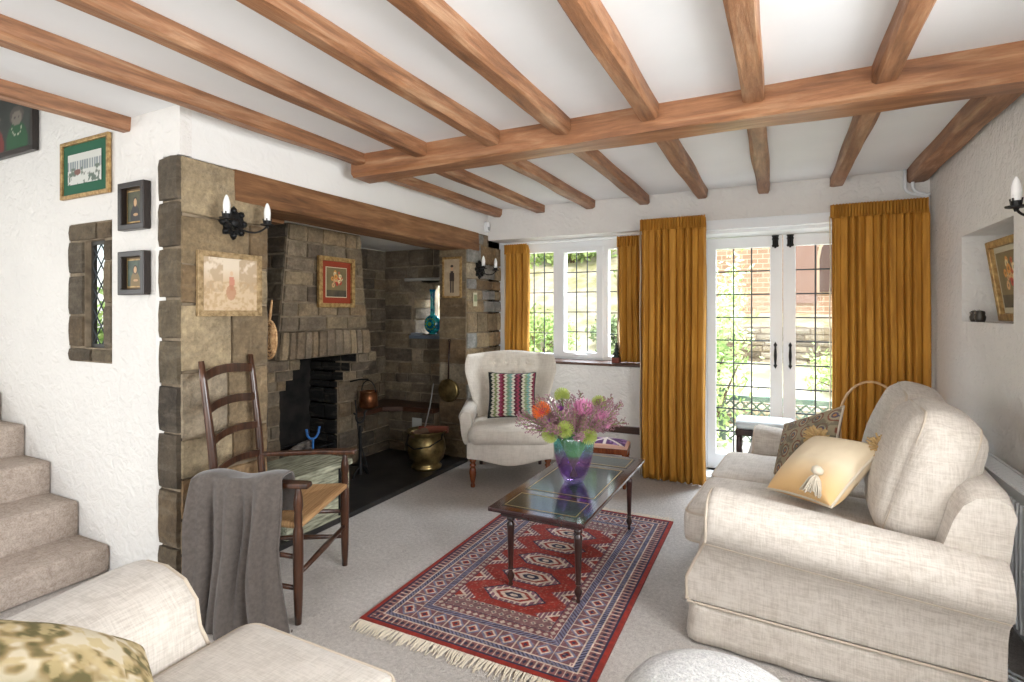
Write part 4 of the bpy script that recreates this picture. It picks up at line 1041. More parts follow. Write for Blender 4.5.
# ------------------------------------------------------------------ rug
def rugf(X, Y):
    W, H = 1.09, 1.78; d = np.minimum(W / 2 - np.abs(X), H / 2 - np.abs(Y)); red = C3(138, 38, 24); navy = C3(40, 36, 60); cream = C3(200, 178, 160); rose = C3(124, 80, 78); blue = C3(108, 106, 128)
    c = np.ones(X.shape + (3,)) * red
    along = np.where(W / 2 - np.abs(X) < H / 2 - np.abs(Y), Y, X)
    def band(a, b): return (d >= a) & (d < b)
    def put(m, col): c[m] = col
    put(band(.02, .030), navy)
    m = band(.030, .075); put(m, rose); put(m & (np.abs(((along / .03) % 1) - .5) + np.abs((d - .0525) / .045) < .32), navy); put(m & (((along / .03) % 1) < .14), cream)
    put(band(.075, .080), cream)
    m = band(.080, .105); put(m, blue); put(m & ((((along + d) / .02) % 1) < .4), navy)
    put(band(.105, .109), cream)
    m = band(.109, .20); put(m, C3(112, 74, 78)); q = np.abs(((along / .085) % 1) - .5) * 2; e = np.abs((d - .155) / .045)
    put(m & (q + e < 1.0), blue); put(m & (q + e < .72), cream); put(m & (q + e < .5), red); put(m & (q + e < .25), navy); put(m & (np.abs(q - .98) < .05), cream)
    put(band(.20, .204), cream)
    m = band(.204, .235); put(m, blue); put(m & ((((along - d) / .022) % 1) < .4), C3(60, 40, 60)); put(band(.235, .239), cream)
    m = band(.239, .275); put(m, C3(110, 62, 66)); put(m & ((np.abs(((along / .035) % 1) - .5) * 2 + np.abs((d - .257) / .018)) < .8), cream * .9); put(band(.275, .280), navy)
    endb = (d >= .28) & (np.abs(Y) > H / 2 - .36)
    f = (d >= .28) & ~endb; fw = W / 2 - .28; fh = H / 2 - .28
    c[endb] = C3(118, 84, 84); z_ = np.abs(((X / .04) % 1) - .5) * 2 + np.abs(((Y / .04) % 1) - .5) * 2; put(endb & (z_ < .7), cream * .9); put(endb & (z_ < .35), navy)
    per = .203; k = np.round(Y / per); yy = (Y - k * per) / (per / 2); xx = X / fw
    # dense ends: extra band at the two ends
    g = np.abs(yy) * .55 + np.abs(xx) * 1.0
    g = np.maximum(g, np.abs(yy) * .95)
    put(f & (np.abs(k) <= 2.9), red)
    h = np.maximum(np.abs(yy), np.abs(yy) * .5 + np.abs(xx) * 1.15)
    put(f & (h < .74), navy); put(f & (h < .68), C3(120, 80, 92)); put(f & (h < .54), cream); put(f & (h < .44), red); put(f & (h < .34), cream); put(f & (h < .22), navy); put(f & (h < .1), cream)
    put(f & (h < .68) & (h > .54) & (((xx * 9) % 1) < .3), cream)
    # side lozenges between
    k2 = np.floor(Y / per); y2 = (Y - (k2 + .5) * per) / (per / 2); x2 = (np.abs(X) - fw) / fw; h2 = np.abs(y2) * .8 + np.abs(x2) * 1.5
    put(f & (h2 < .62), C3(110, 70, 84)); put(f & (h2 < .62) & (((xx * 14) % 1) < .3), cream); put(f & (h2 < .34), cream); put(f & (h2 < .22), red)
    n = fbm(X + 2, Y + 2, 60, 5)[..., None]; c = c * (.78 + .4 * n)
    sp = (vnoise(X + 2, Y + 2, 150, 8) > .80) & (d > .08); c[sp] = c[sp] * .5 + cream * .42
    return c
t = thing('rug', (-1.17, 2.76, 0), 'red and navy patterned oriental rug with cream fringe under the coffee table', 'rug', rz=R(.5))
o = painted('pile', 1.09, 1.78, 330, 540, rugf, M_woven, t, 'XY', loc=(0, 0, .0125))
MB().box(-.545, .545, -.89, .89, .001, .012).build('backing', mat('rug_backing', (120, 40, 30), .9), t)
rr = random.Random(6)
for s in (-1, 1):
    mb = MB()
    for k in range(170):
        x = -.54 + 1.08 * k / 169; L = rr.uniform(.05, .085); dx = rr.uniform(-.02, .02)
        mb.tube([(x, s * .888, .008), (x + dx * .4, s * (.888 + L * .5), .009), (x + dx, s * (.888 + L), .004)], [.003, .0032, .002], 4)
    mb.build('fringe', M_fringe, t)

# ------------------------------------------------------------------ pouf
t = thing('footstool', (-.145, 1.46, 0), 'round pale grey woolly pouf at the bottom edge of the picture', 'footstool')
prof = [(.0, .0), (.18, .0), (.235, .02), (.262, .09), (.27, .18), (.268, .28), (.25, .36), (.215, .405), (.16, .43), (.09, .448), (0, .452)]
MB().lathe(prof, 48, cap=False).build('cover', M_boucle, t, smooth=True)
mb = MB(); mb.tube([(.262 * math.cos(a), .262 * math.sin(a), .325) for a in [2 * PI * k / 48 for k in range(48)]], .006, 8, closed=True); mb.build('seam', M_boucle, t, smooth=True)

# ------------------------------------------------------------------ pictures
def picture(name, center, W, H, facing, fnc, label, mframe, fw=.03, depth=.025, mount=None, mw=0, inner=None, bead=False, tilt=0, cat='picture', nx=70):
    """facing: rotation about Z so that local -Y points out of the wall"""
    t = thing(name, center, label, cat, rot=(tilt, 0, facing))
    mb = MB(); holed(mb, lambda a, b, d: (a, -d, b), -W / 2, W / 2, -H / 2, H / 2, [(-W / 2 + fw, W / 2 - fw, -H / 2 + fw, H / 2 - fw)], 0, depth)
    if bead:
        for k in range(int((W) / .02)): 
            for s in (-1, 1): mb.lathe([(0, -.005), (.006, 0), (0, .005)], 6, Matrix.Translation((-W / 2 + .012 + k * .02, -depth, s * (H / 2 - .010))), cap=False)
        for k in range(int((H) / .02)):
            for s in (-1, 1): mb.lathe([(0, -.005), (.006, 0), (0, .005)], 6, Matrix.Translation((s * (W / 2 - .010), -depth, -H / 2 + .012 + k * .02)), cap=False)
    mb.build('frame', mframe, t, bevel=.004)
    w_, h_ = W - 2 * fw, H - 2 * fw
    if mount:
        MB().box(-w_ / 2, w_ / 2, -.008, -.004, -h_ / 2, h_ / 2).build('mount', mount, t); 
        w_ -= 2 * mw; h_ -= 2 * mw
        if inner:
            MB().box(-w_ / 2, w_ / 2, -.011, -.007, -h_ / 2, h_ / 2).build('inner_mount', inner, t); w_ -= .012; h_ -= .012
    else: MB().box(-w_ / 2, w_ / 2, -.006, 0, -h_ / 2, h_ / 2).build('backing', M_blackframe, t)
    painted('artwork', w_, h_, nx, int(nx * h_ / w_) + 2, fnc(w_, h_), M_print, t, loc=(0, -.0125, 0))
    return t
def tapestry(w, h):
    def f(X, Y):
        u, v = X / w * 2, Y / h * 2; c = np.ones(X.shape + (3,)) * C3(206, 182, 150); n = fbm(X + 1, Y + 1, 34, 1)
        c = blend(c, C3(222, 206, 184), (v - .1) * 2); m = fbm(X + 2, Y + 3, 70, 7); c = blend(c, C3(178, 154, 124), np.clip((n - .40) * 6, 0, 1) * (np.abs(u) > .3) * (v > -.3) * .8); c = blend(c, C3(184, 154, 116), np.clip((m - .45) * 5, 0, 1) * (v < .1) * .8)
        c = blend(c, C3(196, 136, 112) , (np.hypot((u - .02) / .10, (v - .1) / .32) < 1) & (v < .3)); c = blend(c, C3(176, 126, 96), (np.hypot((u - .0) / .18, (v + .3) / .3) < 1) * .7)
        return blend(c, C3(214, 182, 150), (np.hypot((u - .02) / .06, (v - .42) / .09) < 1))
    return f
def floral(w, h):
    def f(X, Y):
        u, v = X / w * 2, Y / h * 2; c = np.ones(X.shape + (3,)) * C3(112, 98, 66); c = blend(c, C3(40, 36, 34), (v < -.55)); c = blend(c, C3(150, 130, 90), fbm(X + 1, Y + 1, 20, 5) * .6)
        r_ = random.Random(5)
        for k in range(34):
            a = r_.uniform(0, 6.28); q = r_.uniform(0, .62); x0, y0 = q * math.cos(a), .12 + q * math.sin(a); rad = r_.uniform(.07, .17); col = r_.choice([(190, 60, 44), (220, 150, 70), (228, 206, 160), (200, 96, 60), (214, 170, 120)])
            c = blend(c, C3(*col), (np.hypot(u - x0, (v - y0) * .9) < rad)); c = blend(c, C3(*[int(x * .7) for x in col]), (np.hypot(u - x0, (v - y0) * .9) < rad * .4))
        return c
    return f
def portrait(bgc, coat, seed):
    def g(w, h):
        def f(X, Y):
            u, v = X / w * 2, Y / h * 2; c = np.ones(X.shape + (3,)) * C3(*bgc) * (.7 + .6 * fbm(X + 1, Y + 1, 24, seed)[..., None])
            c = blend(c, C3(*coat), (np.hypot(u / .62, (v + .85) / 1.0) < 1)); c = blend(c, C3(50, 34, 24), (np.hypot(u / .3, (v - .28) / .36) < 1)); c = blend(c, C3(198, 160, 116), (np.hypot(u / .19, (v - .26) / .27) < 1))
            return blend(c, C3(186, 146, 104), (np.hypot((u - .05) / .3, (v + .55) / .1) < 1))
        return f
    return g
def faces(w, h):
    def f(X, Y):
        u, v = X / w * 2, Y / h * 2; c = np.ones(X.shape + (3,)) * C3(58, 62, 58) * (.8 + .4 * fbm(X + 1, Y + 1, 8, 3)[..., None])
        for (x0, coat) in ((.45, (36, 84, 52)), (-.35, (120, 50, 46))):
            c = blend(c, C3(*coat), (np.hypot((u - x0) / .36, (v + .75) / .75) < 1)); c = blend(c, C3(84, 78, 72), (np.hypot((u - x0) / .24, (v - .22) / .34) < 1)); c = blend(c, C3(124, 116, 106), (np.hypot((u - x0) / .17, (v - .12) / .26) < 1))
            for s in (-1, 1): c = blend(c, C3(50, 46, 44), (np.hypot((u - x0 - s * .07) / .03, (v - .17) / .025) < 1))
            c = blend(c, C3(104, 80, 74), (np.hypot((u - x0) / .05, (v - .0) / .018) < 1)); rr_ = np.hypot((u - x0) / .16, (v + .18) / .3); c = blend(c, C3(190, 190, 170), (np.abs(rr_ - 1) < .06) & (v < -.18))
        return c
    return f
def street(w, h):
    def f(X, Y):
        u, v = X / w * 2, Y / h * 2; c = np.ones(X.shape + (3,)) * C3(206, 206, 198); n = fbm(X + 1, Y + 1, 40, 4)
        c = blend(c, C3(130, 138, 140), (v > -.1) & (v < .55) & (((u * 7) % 1) < .6)); c = blend(c, C3(150, 150, 140), (np.abs(v + .35) < .12) & (n > .5)); c = blend(c, C3(96, 110, 96), (n > .6) & (v < .1)); return blend(c, C3(120, 80, 70), (np.hypot(u + .4, v + .2) < .2))
    return f
def boy(w, h):
    def f(X, Y):
        u, v = X / w * 2, Y / h * 2; c = np.ones(X.shape + (3,)) * C3(190, 170, 140); c = blend(c, C3(150, 130, 104), fbm(X + 1, Y + 1, 30, 2) * .8)
        c = blend(c, C3(56, 44, 40), (np.abs(u) < .3 - .12 * (v > .25)) & (v < .35) & (v > -.2)); c = blend(c, C3(70, 56, 50), (np.abs(np.abs(u) - .14) < .09) & (v <= -.2) & (v > -.82)); c = blend(c, C3(196, 150, 116), (np.hypot(u / .14, (v - .48) / .13) < 1)); return blend(c, C3(60, 50, 44), (np.hypot(u / .2, (v - .62) / .07) < 1))
    return f
EX = R(90)
picture('picture', (XL + .016, 1.875, 1.545), .37, .335, EX, tapestry, 'pale gilt-framed needlework of a figure in a landscape, on the stone pier', M_paleg, .03, .02, bead=True)
picture('picture', (-3.168, 3.19, 1.635), .385, .40, EX, floral, 'gilt-framed flower picture with rust-red mount, on the chimney breast', M_gilt, .035, .03, mat('rust_mount', (150, 58, 32), .8), .045, mat('cream_slip', (220, 206, 176), .7))
picture('picture', (-3.465, YS - .004, 2.205), .50, .325, 0, street, 'gold-framed street print with wide green mount on the stair wall', M_gilt, .022, .02, mat('green_mount', (34, 92, 66), .8), .055)
picture('picture', (-2.975, YS - .004, 1.945), .23, .245, 0, portrait((70, 70, 44), (28, 24, 20), 5), 'upper of two small dark box-framed portraits on the stair wall', M_blackframe, .03, .038, mat('brown_slip', (96, 74, 46), .6), .01, M_gilt)
picture('picture', (-2.975, YS - .004, 1.60), .23, .225, 0, portrait((60, 74, 56), (120, 98, 54), 9), 'lower of two small dark box-framed portraits on the stair wall', M_blackframe, .03, .038, mat('brown_slip_light', (110, 88, 56), .6), .01, M_gilt)
picture('picture', (-4.42, YS - .004, 2.585), .84, .42, 0, faces, 'large black-framed picture of two faces high above the stairs', M_blackframe, .035, .03)
picture('picture', (-2.77, 4.283, 1.725), .215, .39, 0, boy, 'narrow gilt-framed picture of a standing figure, on the inglenook side wall', M_gilt, .022, .02)
picture('picture', (1.04, 3.49, 1.565), .44, .42, R(-90), floral, 'gold-framed flower painting leaning in the right wall niche', M_gilt, .038, .03, mat('ivory_slip', (196, 186, 160), .7), .03, tilt=R(8))
t = thing('wall_plaque', (XL + .022, 4.42, 1.52), 'small cream card hung below the far candle sconce', 'plaque', rz=R(90))
MB().box(-.035, .035, -.008, 0, -.065, .065).build('card', mat('cream_card', (206, 200, 170), .7), t, bevel=.003)
MB().box(-.026, .026, -.0095, -.008, -.02, .045).build('card_print', mat('faded_print', (150, 158, 120), .7), t)

# ------------------------------------------------------------------ sconces
def sconce(loc, rz, label):
    t = thing('wall_sconce', loc, label, 'wall light', 'wrought iron candle sconces', rz=rz)
    # local: -y out of the wall, x along it
    mb = MB(); n = 40; pts = []
    for k in range(n):
        a = 2 * PI * k / n; r_ = .070 + .012 * math.cos(8 * a); pts.append((r_ * math.cos(a), r_ * math.sin(a) * 1.1))
    mb.prism(pts, 0, .012, Matrix(((1, 0, 0, 0), (0, 0, -1, 0), (0, 1, 0, 0), (0, 0, 0, 1))))
    for k in range(8):
        a = 2 * PI * k / 8; mb.lathe([(0, 0), (.016, .004), (.012, .014), (0, .02)], 10, Matrix.Translation((.062 * math.cos(a), -.008, .066 * math.sin(a))) @ Matrix.Rotation(R(90), 4, 'X'), cap=False)
    mb.lathe([(.03, 0), (.024, .02), (.01, .03), (0, .032)], 14, Matrix.Translation((0, -.01, 0)) @ Matrix.Rotation(R(90), 4, 'X'), cap=False)
    mb.build('backplate', M_iron, t)
    for s in (-1, 1):
        P = []
        for k in range(13):
            f = k / 12; P.append((s * .12 * f, -.02 - .10 * math.sin(f * PI / 2), -.02 - .035 * math.sin(f * PI) + .012 * f))
        a = MB().tube(P, .005, 8).build('arm', M_iron, t, smooth=True)
        x, y, z = P[-1]
        mb = MB(); mb.lathe([(.006, -.012), (.01, 0), (.034, .004), (.036, .010), (.03, .007), (.016, .006), (.018, .03), (.015, .03)], 18, Matrix.Translation((x, y, z)))
        for k in range(4): an = PI / 4 + k * PI / 2; mb.tube([(x + .016 * math.cos(an), y + .016 * math.sin(an), z + .01), (x + .021 * math.cos(an), y + .021 * math.sin(an), z + .04)], .003, 6)
        mb.build('drip_pan', M_iron, t, smooth=True, auto=40)
        mb = MB(); mb.lathe([(.0, .008), (.0145, .008), (.0155, .03), (.0165, .055), (.018, .056)], 16, Matrix.Translation((x, y, z)), cap=False); mb.lathe([(.0165, .054), (.0175, .07), (.016, .09), (.010, .112), (.004, .124), (0, .126)], 16, Matrix.Translation((x, y, z)), cap=False)
        mb.build('candle_bulb', M_candle, t, smooth=True)
    return t
s0 = sconce((XL + .012, 1.895, 1.875), R(90), 'black iron twin candle sconce on the stone pier above the needlework')
for (l, r_, lb) in (((XL + .02, 4.50, 1.81), R(90), 'black iron twin candle sconce on the stone beside the far window'), ((XR - .0, 2.65, 1.815), R(-90), 'candle sconce at the right edge on the white wall')):
    c = copy_tree(s0); c.location = l; c.rotation_euler = (0, 0, r_); c['label'] = lb

# ------------------------------------------------------------------ fireside things
def chest():
    t = thing('wooden_chest', (-2.78, 2.50, .035), 'weathered pale green planked log chest on the hearth behind the chair', 'chest')
    MB().rbox(-.24, .17, -.26, .26, 0, .33, .012, 4).build('body', M_chest, t)
    mb = MB(); mb.rbox(-.255, .185, -.275, .275, .33, .375, .012, 4); mb.build('lid', M_chest, t)
    mb = MB()
    for y in (-.17, .17): mb.box(.17, .176, y - .015, y + .015, .02, .33)
    mb.build('strap', M_iron, t)
chest()
def bucket():
    t = thing('coal_bucket', (-2.78, 3.88, .035), 'big round brass coal bucket on the hearth edge by the wing chair', 'bucket')
    MB().lathe([(.0, 0), (.13, 0), (.135, .02), (.12, .035), (.115, .05), (.15, .09), (.168, .16), (.16, .23), (.145, .28), (.15, .30), (.178, .325), (.176, .33), (.14, .30), (.135, .27), (.0, .26)], 40, cap=False).build('pail', M_brass, t, smooth=True)
    MB().tube([(-.165, 0, .31), (-.175, -.03, .27), (-.12, -.13, .22), (0, -.185, .20), (.12, -.13, .22), (.175, -.03, .27), (.165, 0, .31)], .006, 8).build('handle', M_iron, t, smooth=True)
bucket()
rr = random.Random(9)
for k, (x, y, z, lb) in enumerate([(-2.74, 3.93, .36, 'reddish brown log lying on top of the brass bucket'), (-2.80, 3.86, .345, 'brown split log in the brass bucket, left of the reddish one')]):
    mb = MB(); a = R(20 + 60 * k); dx, dy = math.cos(a) * .13, math.sin(a) * .13
    mb.tube([(x - dx, y - dy, z), (x, y, z + .004), (x + dx, y + dy, z + .004)], [.03, .033, .03], 9); o = mb.build('log', mat('split_log' + str(k), (110 - 30 * k, 56, 36), .9)); tag(o, lb, 'log')
o = MB().tube([(-2.80, 3.86, .33), (-2.83, 4.0, .55), (-2.86, 4.1, .74)], [.007, .006, .005], 8).build('poker', mat('steel_rod', (150, 150, 148), .3, .8)); tag(o, 'thin steel poker standing in the brass coal bucket', 'poker')
# warming pan on the reveal
t = thing('warming_pan', (-2.80, 4.27, .66), 'round brass warming pan hanging on the stone beside the bench', 'warming pan', rz=0)
MB().lathe([(0, 0), (.095, 0), (.108, .01), (.11, .022), (.104, .03), (.09, .028), (.05, .038), (0, .042)], 36, Matrix.Rotation(R(90), 4, 'X'), cap=False).build('pan', M_brass, t, smooth=True)
MB().tube([(0, -.015, .10), (.003, -.012, .30), (.008, -.008, .46)], [.009, .007, .008], 10).build('handle', M_dark, t, smooth=True)
MB().tube([(.008 + .012 * math.cos(a), -.008, .472 + .012 * math.sin(a)) for a in [2 * PI * k / 12 for k in range(12)]], .003, 6, closed=True).build('ring', M_iron, t)
# copper pot on a trivet crane
t = thing('copper_pot', (-3.28, 3.70, .64), 'copper pot with arched handle hanging beside the firebox', 'pot')
MB().lathe([(0, -.09), (.07, -.09), (.085, -.075), (.08, 0), (.076, .05), (.082, .055), (.078, .055), (.074, .045), (0, .04)], 32, cap=False).build('pan', M_copper, t, smooth=True)
MB().tube([(.08 * math.cos(a), 0, .05 + .10 * math.sin(a)) for a in [PI * k / 14 for k in range(15)]], .005, 8).build('handle', M_iron, t, smooth=True)
o = MB().tube([(-3.42, 3.62, .78), (-3.35, 3.66, .80), (-3.28, 3.70, .80), (-3.28, 3.70, .785)], .007, 8).build('pot_hook', M_iron); tag(o, 'black iron crane arm holding the copper pot', 'hook')
# fire dogs and basket
def firedog(loc, label):
    t = thing('firedog', loc, label, 'firedog', 'iron firedogs')
    mb = MB(); mb.tube([(0, 0, .02), (0, 0, .2), (0, 0, .42)], [.022, .012, .012], 10); mb.tube([(0, -.09, 0), (0, -.05, .06), (0, 0, .09), (0, .05, .06), (0, .09, 0)], .012, 8); mb.build('post', M_iron, t)
    mb = MB(); mb.tube([(0, .05 * math.cos(a), .50 + .055 * math.sin(a)) for a in [R(160) + R(220) * k / 14 for k in range(15)]], .008, 8); mb.tube([(0, -.047, .52), (0, -.075, .535)], .008, 8); mb.tube([(0, .047, .52), (0, .075, .535)], .008, 8)
    mb.build('fork_top', M_iron, t, smooth=True)
    MB().tube([(0, 0, .09), (-.15, 0, .08), (-.3, 0, .08), (-.3, 0, 0)], .010, 8).build('rest_bar', M_iron, t)
firedog((-3.12, 3.42, .035), 'tall black iron firedog with forked top right of the firebox')
t = thing('fire_grate', (-3.52, 3.18, .035), 'black iron basket grate heaped with burnt logs in the firebox', 'grate')
mb = MB()
for k in range(9):
    y = -.22 + .055 * k; mb.tube([(.13, y, .10), (.14, y, .17), (.13, y, .25)], .006, 6)
for z in (.10, .25): mb.tube([(.13, -.23, z), (.13, .23, z)], .008, 8); mb.tube([(-.13, -.23, z), (-.13, .23, z)], .008, 8)
for s in (-1, 1):
    for z in (.10, .25): mb.tube([(-.13, s * .23, z), (.13, s * .23, z)], .008, 8)
for x in (-.13, .13):
    for y in (-.22, .22): mb.tube([(x, y, 0), (x, y, .27)], .01, 8)
for k in range(7): mb.tube([(-.12 + .04 * k, -.22, .105), (-.12 + .04 * k, .22, .105)], .006, 6)
mb.build('basket', M_iron, t)
M_char = noisy('charred_log', (40, 34, 30), (150, 140, 130), 12, .95, .6, .01)
for k in range(5):
    a = R(60 + 25 * k); x, y, z = -3.52 + rnd.uniform(-.04, .04), 3.18 + rnd.uniform(-.08, .08), .19 + .045 * (k % 3)
    o = MB().tube([(x - .1 * math.cos(a), y - .14 * math.sin(a), z), (x, y, z + .01), (x + .1 * math.cos(a), y + .14 * math.sin(a), z + .02)], [.03, .036, .028], 9).build('log', M_char); tag(o, 'charred log in the iron fire grate', 'log', 'charred logs in the grate')
def utool(loc, label, m, h=.42, name='fire_fork'):
    t = thing(name, loc, label, 'fire tool')
    MB().tube([(0, 0, .0), (0, 0, h)], .008, 8).build('shaft', m, t)
    mb = MB(); mb.tube([(0, .055 * math.cos(a), h + .055 + .055 * math.sin(a)) for a in [PI + PI * k / 12 for k in range(13)]], .009, 8); mb.tube([(0, -.055, h + .05), (0, -.06, h + .08)], .009, 8); mb.tube([(0, .055, h + .05), (0, .06, h + .08)], .009, 8); mb.build('fork_top', m, t, smooth=True)
    MB().lathe([(.05, 0), (.045, .012), (.012, .03)], 16).build('foot', m, t)
utool((-3.05, 2.85, .035), 'blue-topped iron fork standing at the left of the firebox', M_blue, .44)
o = MB().tube([(-3.20, 3.60, .04), (-3.30, 3.60, .3), (-3.36, 3.62, .62)], .006, 8).build('poker', M_iron); tag(o, 'black poker leaning under the copper pot', 'poker')
t = thing('notice_card', (-3.14, 4.225, .30), 'small white paper card propped against the bench front', 'card')
MB().box(-.055, .055, -.004, .0, -.075, .075).build('sheet', mat('white_card', (186, 186, 180), .7), t)
# turquoise flask and book on the shelf
t = thing('turquoise_flask', (-3.235, 4.62, 1.16), 'turquoise glazed flask with round body and long neck in the wall recess', 'vase')
MB().lathe([(0, 0), (.045, 0), (.05, .01), (.035, .02)], 24, cap=False).build('foot', M_teal, t, smooth=True)
mb = MB(); Ms = Matrix.Translation((0, 0, .115)) @ Matrix.Diagonal((1, .5, 1, 1)).to_4x4() @ Matrix.Rotation(R(90), 4, 'X')
mb.lathe([(0, -.1), (.06, -.085), (.092, -.045), (.102, 0), (.092, .045), (.06, .085), (0, .1)], 30, Ms, cap=False); mb.build('belly', M_teal, t, smooth=True)
mb = MB(); 
for k in range(12): a = 2 * PI * k / 12; mb.lathe([(0, 0), (.012, .002), (.008, .006), (0, .008)], 8, Matrix.Translation((.055 * math.cos(a), -.040, .115 + .055 * math.sin(a))) @ Matrix.Rotation(R(90), 4, 'X'), cap=False)
mb.lathe([(0, 0), (.022, .004), (0, .01)], 12, Matrix.Translation((0, -.05, .115)) @ Matrix.Rotation(R(90), 4, 'X'), cap=False)
mb.build('boss', mat('yellow_green_glaze', (120, 170, 60), .3), t)
MB().lathe([(.03, .19), (.024, .22), (.022, .36), (.026, .43), (.034, .475), (.03, .475), (.018, .43)], 20, cap=False).build('neck', M_teal, t, smooth=True)
o = MB().rbox(-3.43, -3.31, 4.505, 4.59, 1.16, 1.185, .004, 3).build('book', mat('grey_book', (120, 124, 130), .6)); tag(o, 'closed grey book lying flat beside the turquoise flask', 'book')
# wicker ornament on the pier corner
t = thing('woven_ornament', (-2.655, 2.155, 1.24), 'woven straw oval ornament hanging at the edge of the stone pier', 'wall ornament', rz=R(5))
mb = MB()
for q in range(5): r_ = 1 - .19 * q; mb.tube([(.055 * r_ * math.cos(a), 0, .11 * r_ * math.sin(a)) for a in [2 * PI * k / 28 for k in range(28)]], .007, 7, closed=True)
for k in range(6): a = PI * k / 6; mb.tube([(.055 * math.cos(a), .004, .11 * math.sin(a)), (-.055 * math.cos(a), .004, -.11 * math.sin(a))], .004, 6)
mb.build('weave', M_wicker, t)
MB().tube([(0, 0, .10), (.01, 0, .16), (.02, 0, .23)], [.008, .008, .005], 8).build('handle', M_wicker, t)

# ------------------------------------------------------------------ sill and niche objects, pipes, sensor
t = thing('pagoda_ornament', (-1.325, 4.76, .94), 'tiny dark tiered pagoda ornament on the window sill', 'ornament')
MB().box(-.035, .035, -.03, .03, 0, .05).build('base', mat('red_brown_box', (120, 56, 40), .6), t, bevel=.004)
mb = MB()
for k in range(4): mb.lathe([(.042 - .008 * k, .05 + .032 * k), (.018 - .002 * k, .07 + .032 * k), (.018 - .002 * k, .082 + .032 * k)], 8)
mb.lathe([(.01, .178), (.004, .19), (.001, .21)], 8); mb.build('tiers', mat('dark_green_metal', (44, 52, 46), .4, .4), t)
o = MB().rbox(-2.16, -2.06, 4.80, 4.88, .94, .975, .008, 4).build('trinket_box', mat('blue_tin', (40, 84, 130), .4)); tag(o, 'small blue tin on the window sill beside the wing chair back', 'box')
t = thing('suncatcher', (-1.33, YW - .05, 1.66), 'small blue hanging ornament in the leaded window', 'ornament')
mb = MB(); mb.prism([((.045 if k % 2 == 0 else .02) * math.cos(PI * k / 5 + PI / 2), (.045 if k % 2 == 0 else .02) * math.sin(PI * k / 5 + PI / 2)) for k in range(10)], -.004, .004, Matrix.Rotation(R(90), 4, 'X')); mb.build('star', mat('blue_glass_star', (30, 110, 140), .2), t)
MB().tube([(0, 0, .04), (0, 0, .3)], .0015, 5).build('cord', M_iron, t)
for k, y in enumerate((3.875, 3.79)):
    t = thing('owl_figurine', (.985, y, 1.345), ('left' if k == 0 else 'right') + ' one of two small dark owl figurines on the niche ledge', 'figurine', 'pair of owls'); t.scale = (.8, .8, .7)
    MB().lathe([(0, 0), (.024, 0), (.03, .02), (.032, .04), (.026, .058), (.028, .07), (.024, .085), (.0, .092)], 16, cap=False).build('body', mat('pewter' + str(k), (74, 70, 64), .4, .5), t, smooth=True)
    mb = MB()
    for s in (-1, 1): mb.lathe([(0, 0), (.009, .002), (0, .006)], 10, Matrix.Translation((-.024, s * .011, .072)) @ Matrix.Rotation(R(-90), 4, 'Y'), cap=False); mb.lathe([(.006, .08), (0, .1)], 6, Matrix.Translation((-.008, s * .015, 0)))
    mb.build('face', mat('pewter_light' + str(k), (140, 136, 128), .4, .5), t)
t = thing('sensor_box', (XL + .001, 4.66, 2.245), 'small white alarm sensor under the far joist end', 'sensor', rz=R(90))
MB().rbox(-.03, .03, -.04, 0, -.05, .05, .01, 5).build('case', M_white, t, smooth=True)
MB().box(-.018, .018, -.042, -.038, -.035, .0).build('lens', mat('grey_lens', (170, 174, 176), .3), t)
for (x0, lb) in ((.80, 'left one of two white pipes bending in the ceiling corner'), (.845, 'right one of two white pipes bending in the ceiling corner')):
    P = [(x0, YB - .03, ZC)]; 
    for k in range(9): a = R(90) * k / 8; P.append((x0 + .06 * (1 - math.cos(a)) , YB - .03, 2.30 - .06 * math.sin(a) + .0))
    P += [(x0 + .10 - (.02 if x0 > .82 else 0), YB - .03, 2.225), (.945, YB - .03, 2.205 if x0 < .82 else 2.235)]
    o = MB().tube(P, .011, 10).build('pipe', M_white, smooth=True); tag(o, lb, 'pipe', 'white heating pipes')

# ------------------------------------------------------------------ radiator, cables
t = thing('radiator', (XR, 2.9, .12), 'white panel radiator on the right wall behind the sofa', 'radiator')
mb = MB(); mb.rbox(-.11, -.085, -.62, .62, 0, .56, .01, 4)
for k in range(31): y = -.6 + .04 * k; mb.rbox(-.122, -.10, y - .012, y + .012, .03, .53, .008, 3)
mb.build('panel', M_white, t)
mb = MB()
mb.box(-.085, -.02, -.6, -.595, .02, .55); mb.box(-.085, -.02, .595, .6, .02, .55); mb.box(-.12, -.015, -.62, -.6, .03, .58); mb.box(-.12, -.015, .6, .62, .03, .58); mb.box(-.12, -.11, -.62, .62, .555, .58); mb.box(-.025, -.015, -.62, .62, .555, .58)
for k in range(40): y = -.6 + .0305 * k; mb.box(-.11, -.025, y, y + .012, .57, .576)
mb.build('grille', M_white, t)
mb = MB(); mb.box(-.03, 0, -.45, -.40, .1, .5); mb.box(-.03, 0, .40, .45, .1, .5); mb.build('bracket', M_white, t)
MB().tube([(-.06, -.64, .06), (-.06, -.68, .05), (-.06, -.69, -.05), (-.06, -.69, -.12)], .009, 8).build('valve_pipe', M_white, t, smooth=True)
for k in range(5):
    P = [(.70 + .05 * k, 2.95 - .1 * k, .006 + .004 * k)]
    for q in range(14):
        f = q / 13; P.append((.72 + .06 * math.sin(f * 5 + k) + .12 * f, 2.75 - .75 * f + .05 * math.sin(f * 7 + k * 1.3), .008 + .007 * k))
    o = MB().tube(P, .0045, 7).build('cable', M_white, smooth=True); tag(o, 'white electric cable trailing on the floor behind the sofa', 'cable', 'cables on the floor')
o = MB().rbox(.80, .86, 2.38, 2.52, .042, .075, .008, 4).build('plug_adapter', M_white, smooth=True); tag(o, 'white plug adapter lying among the cables by the right wall', 'adapter')

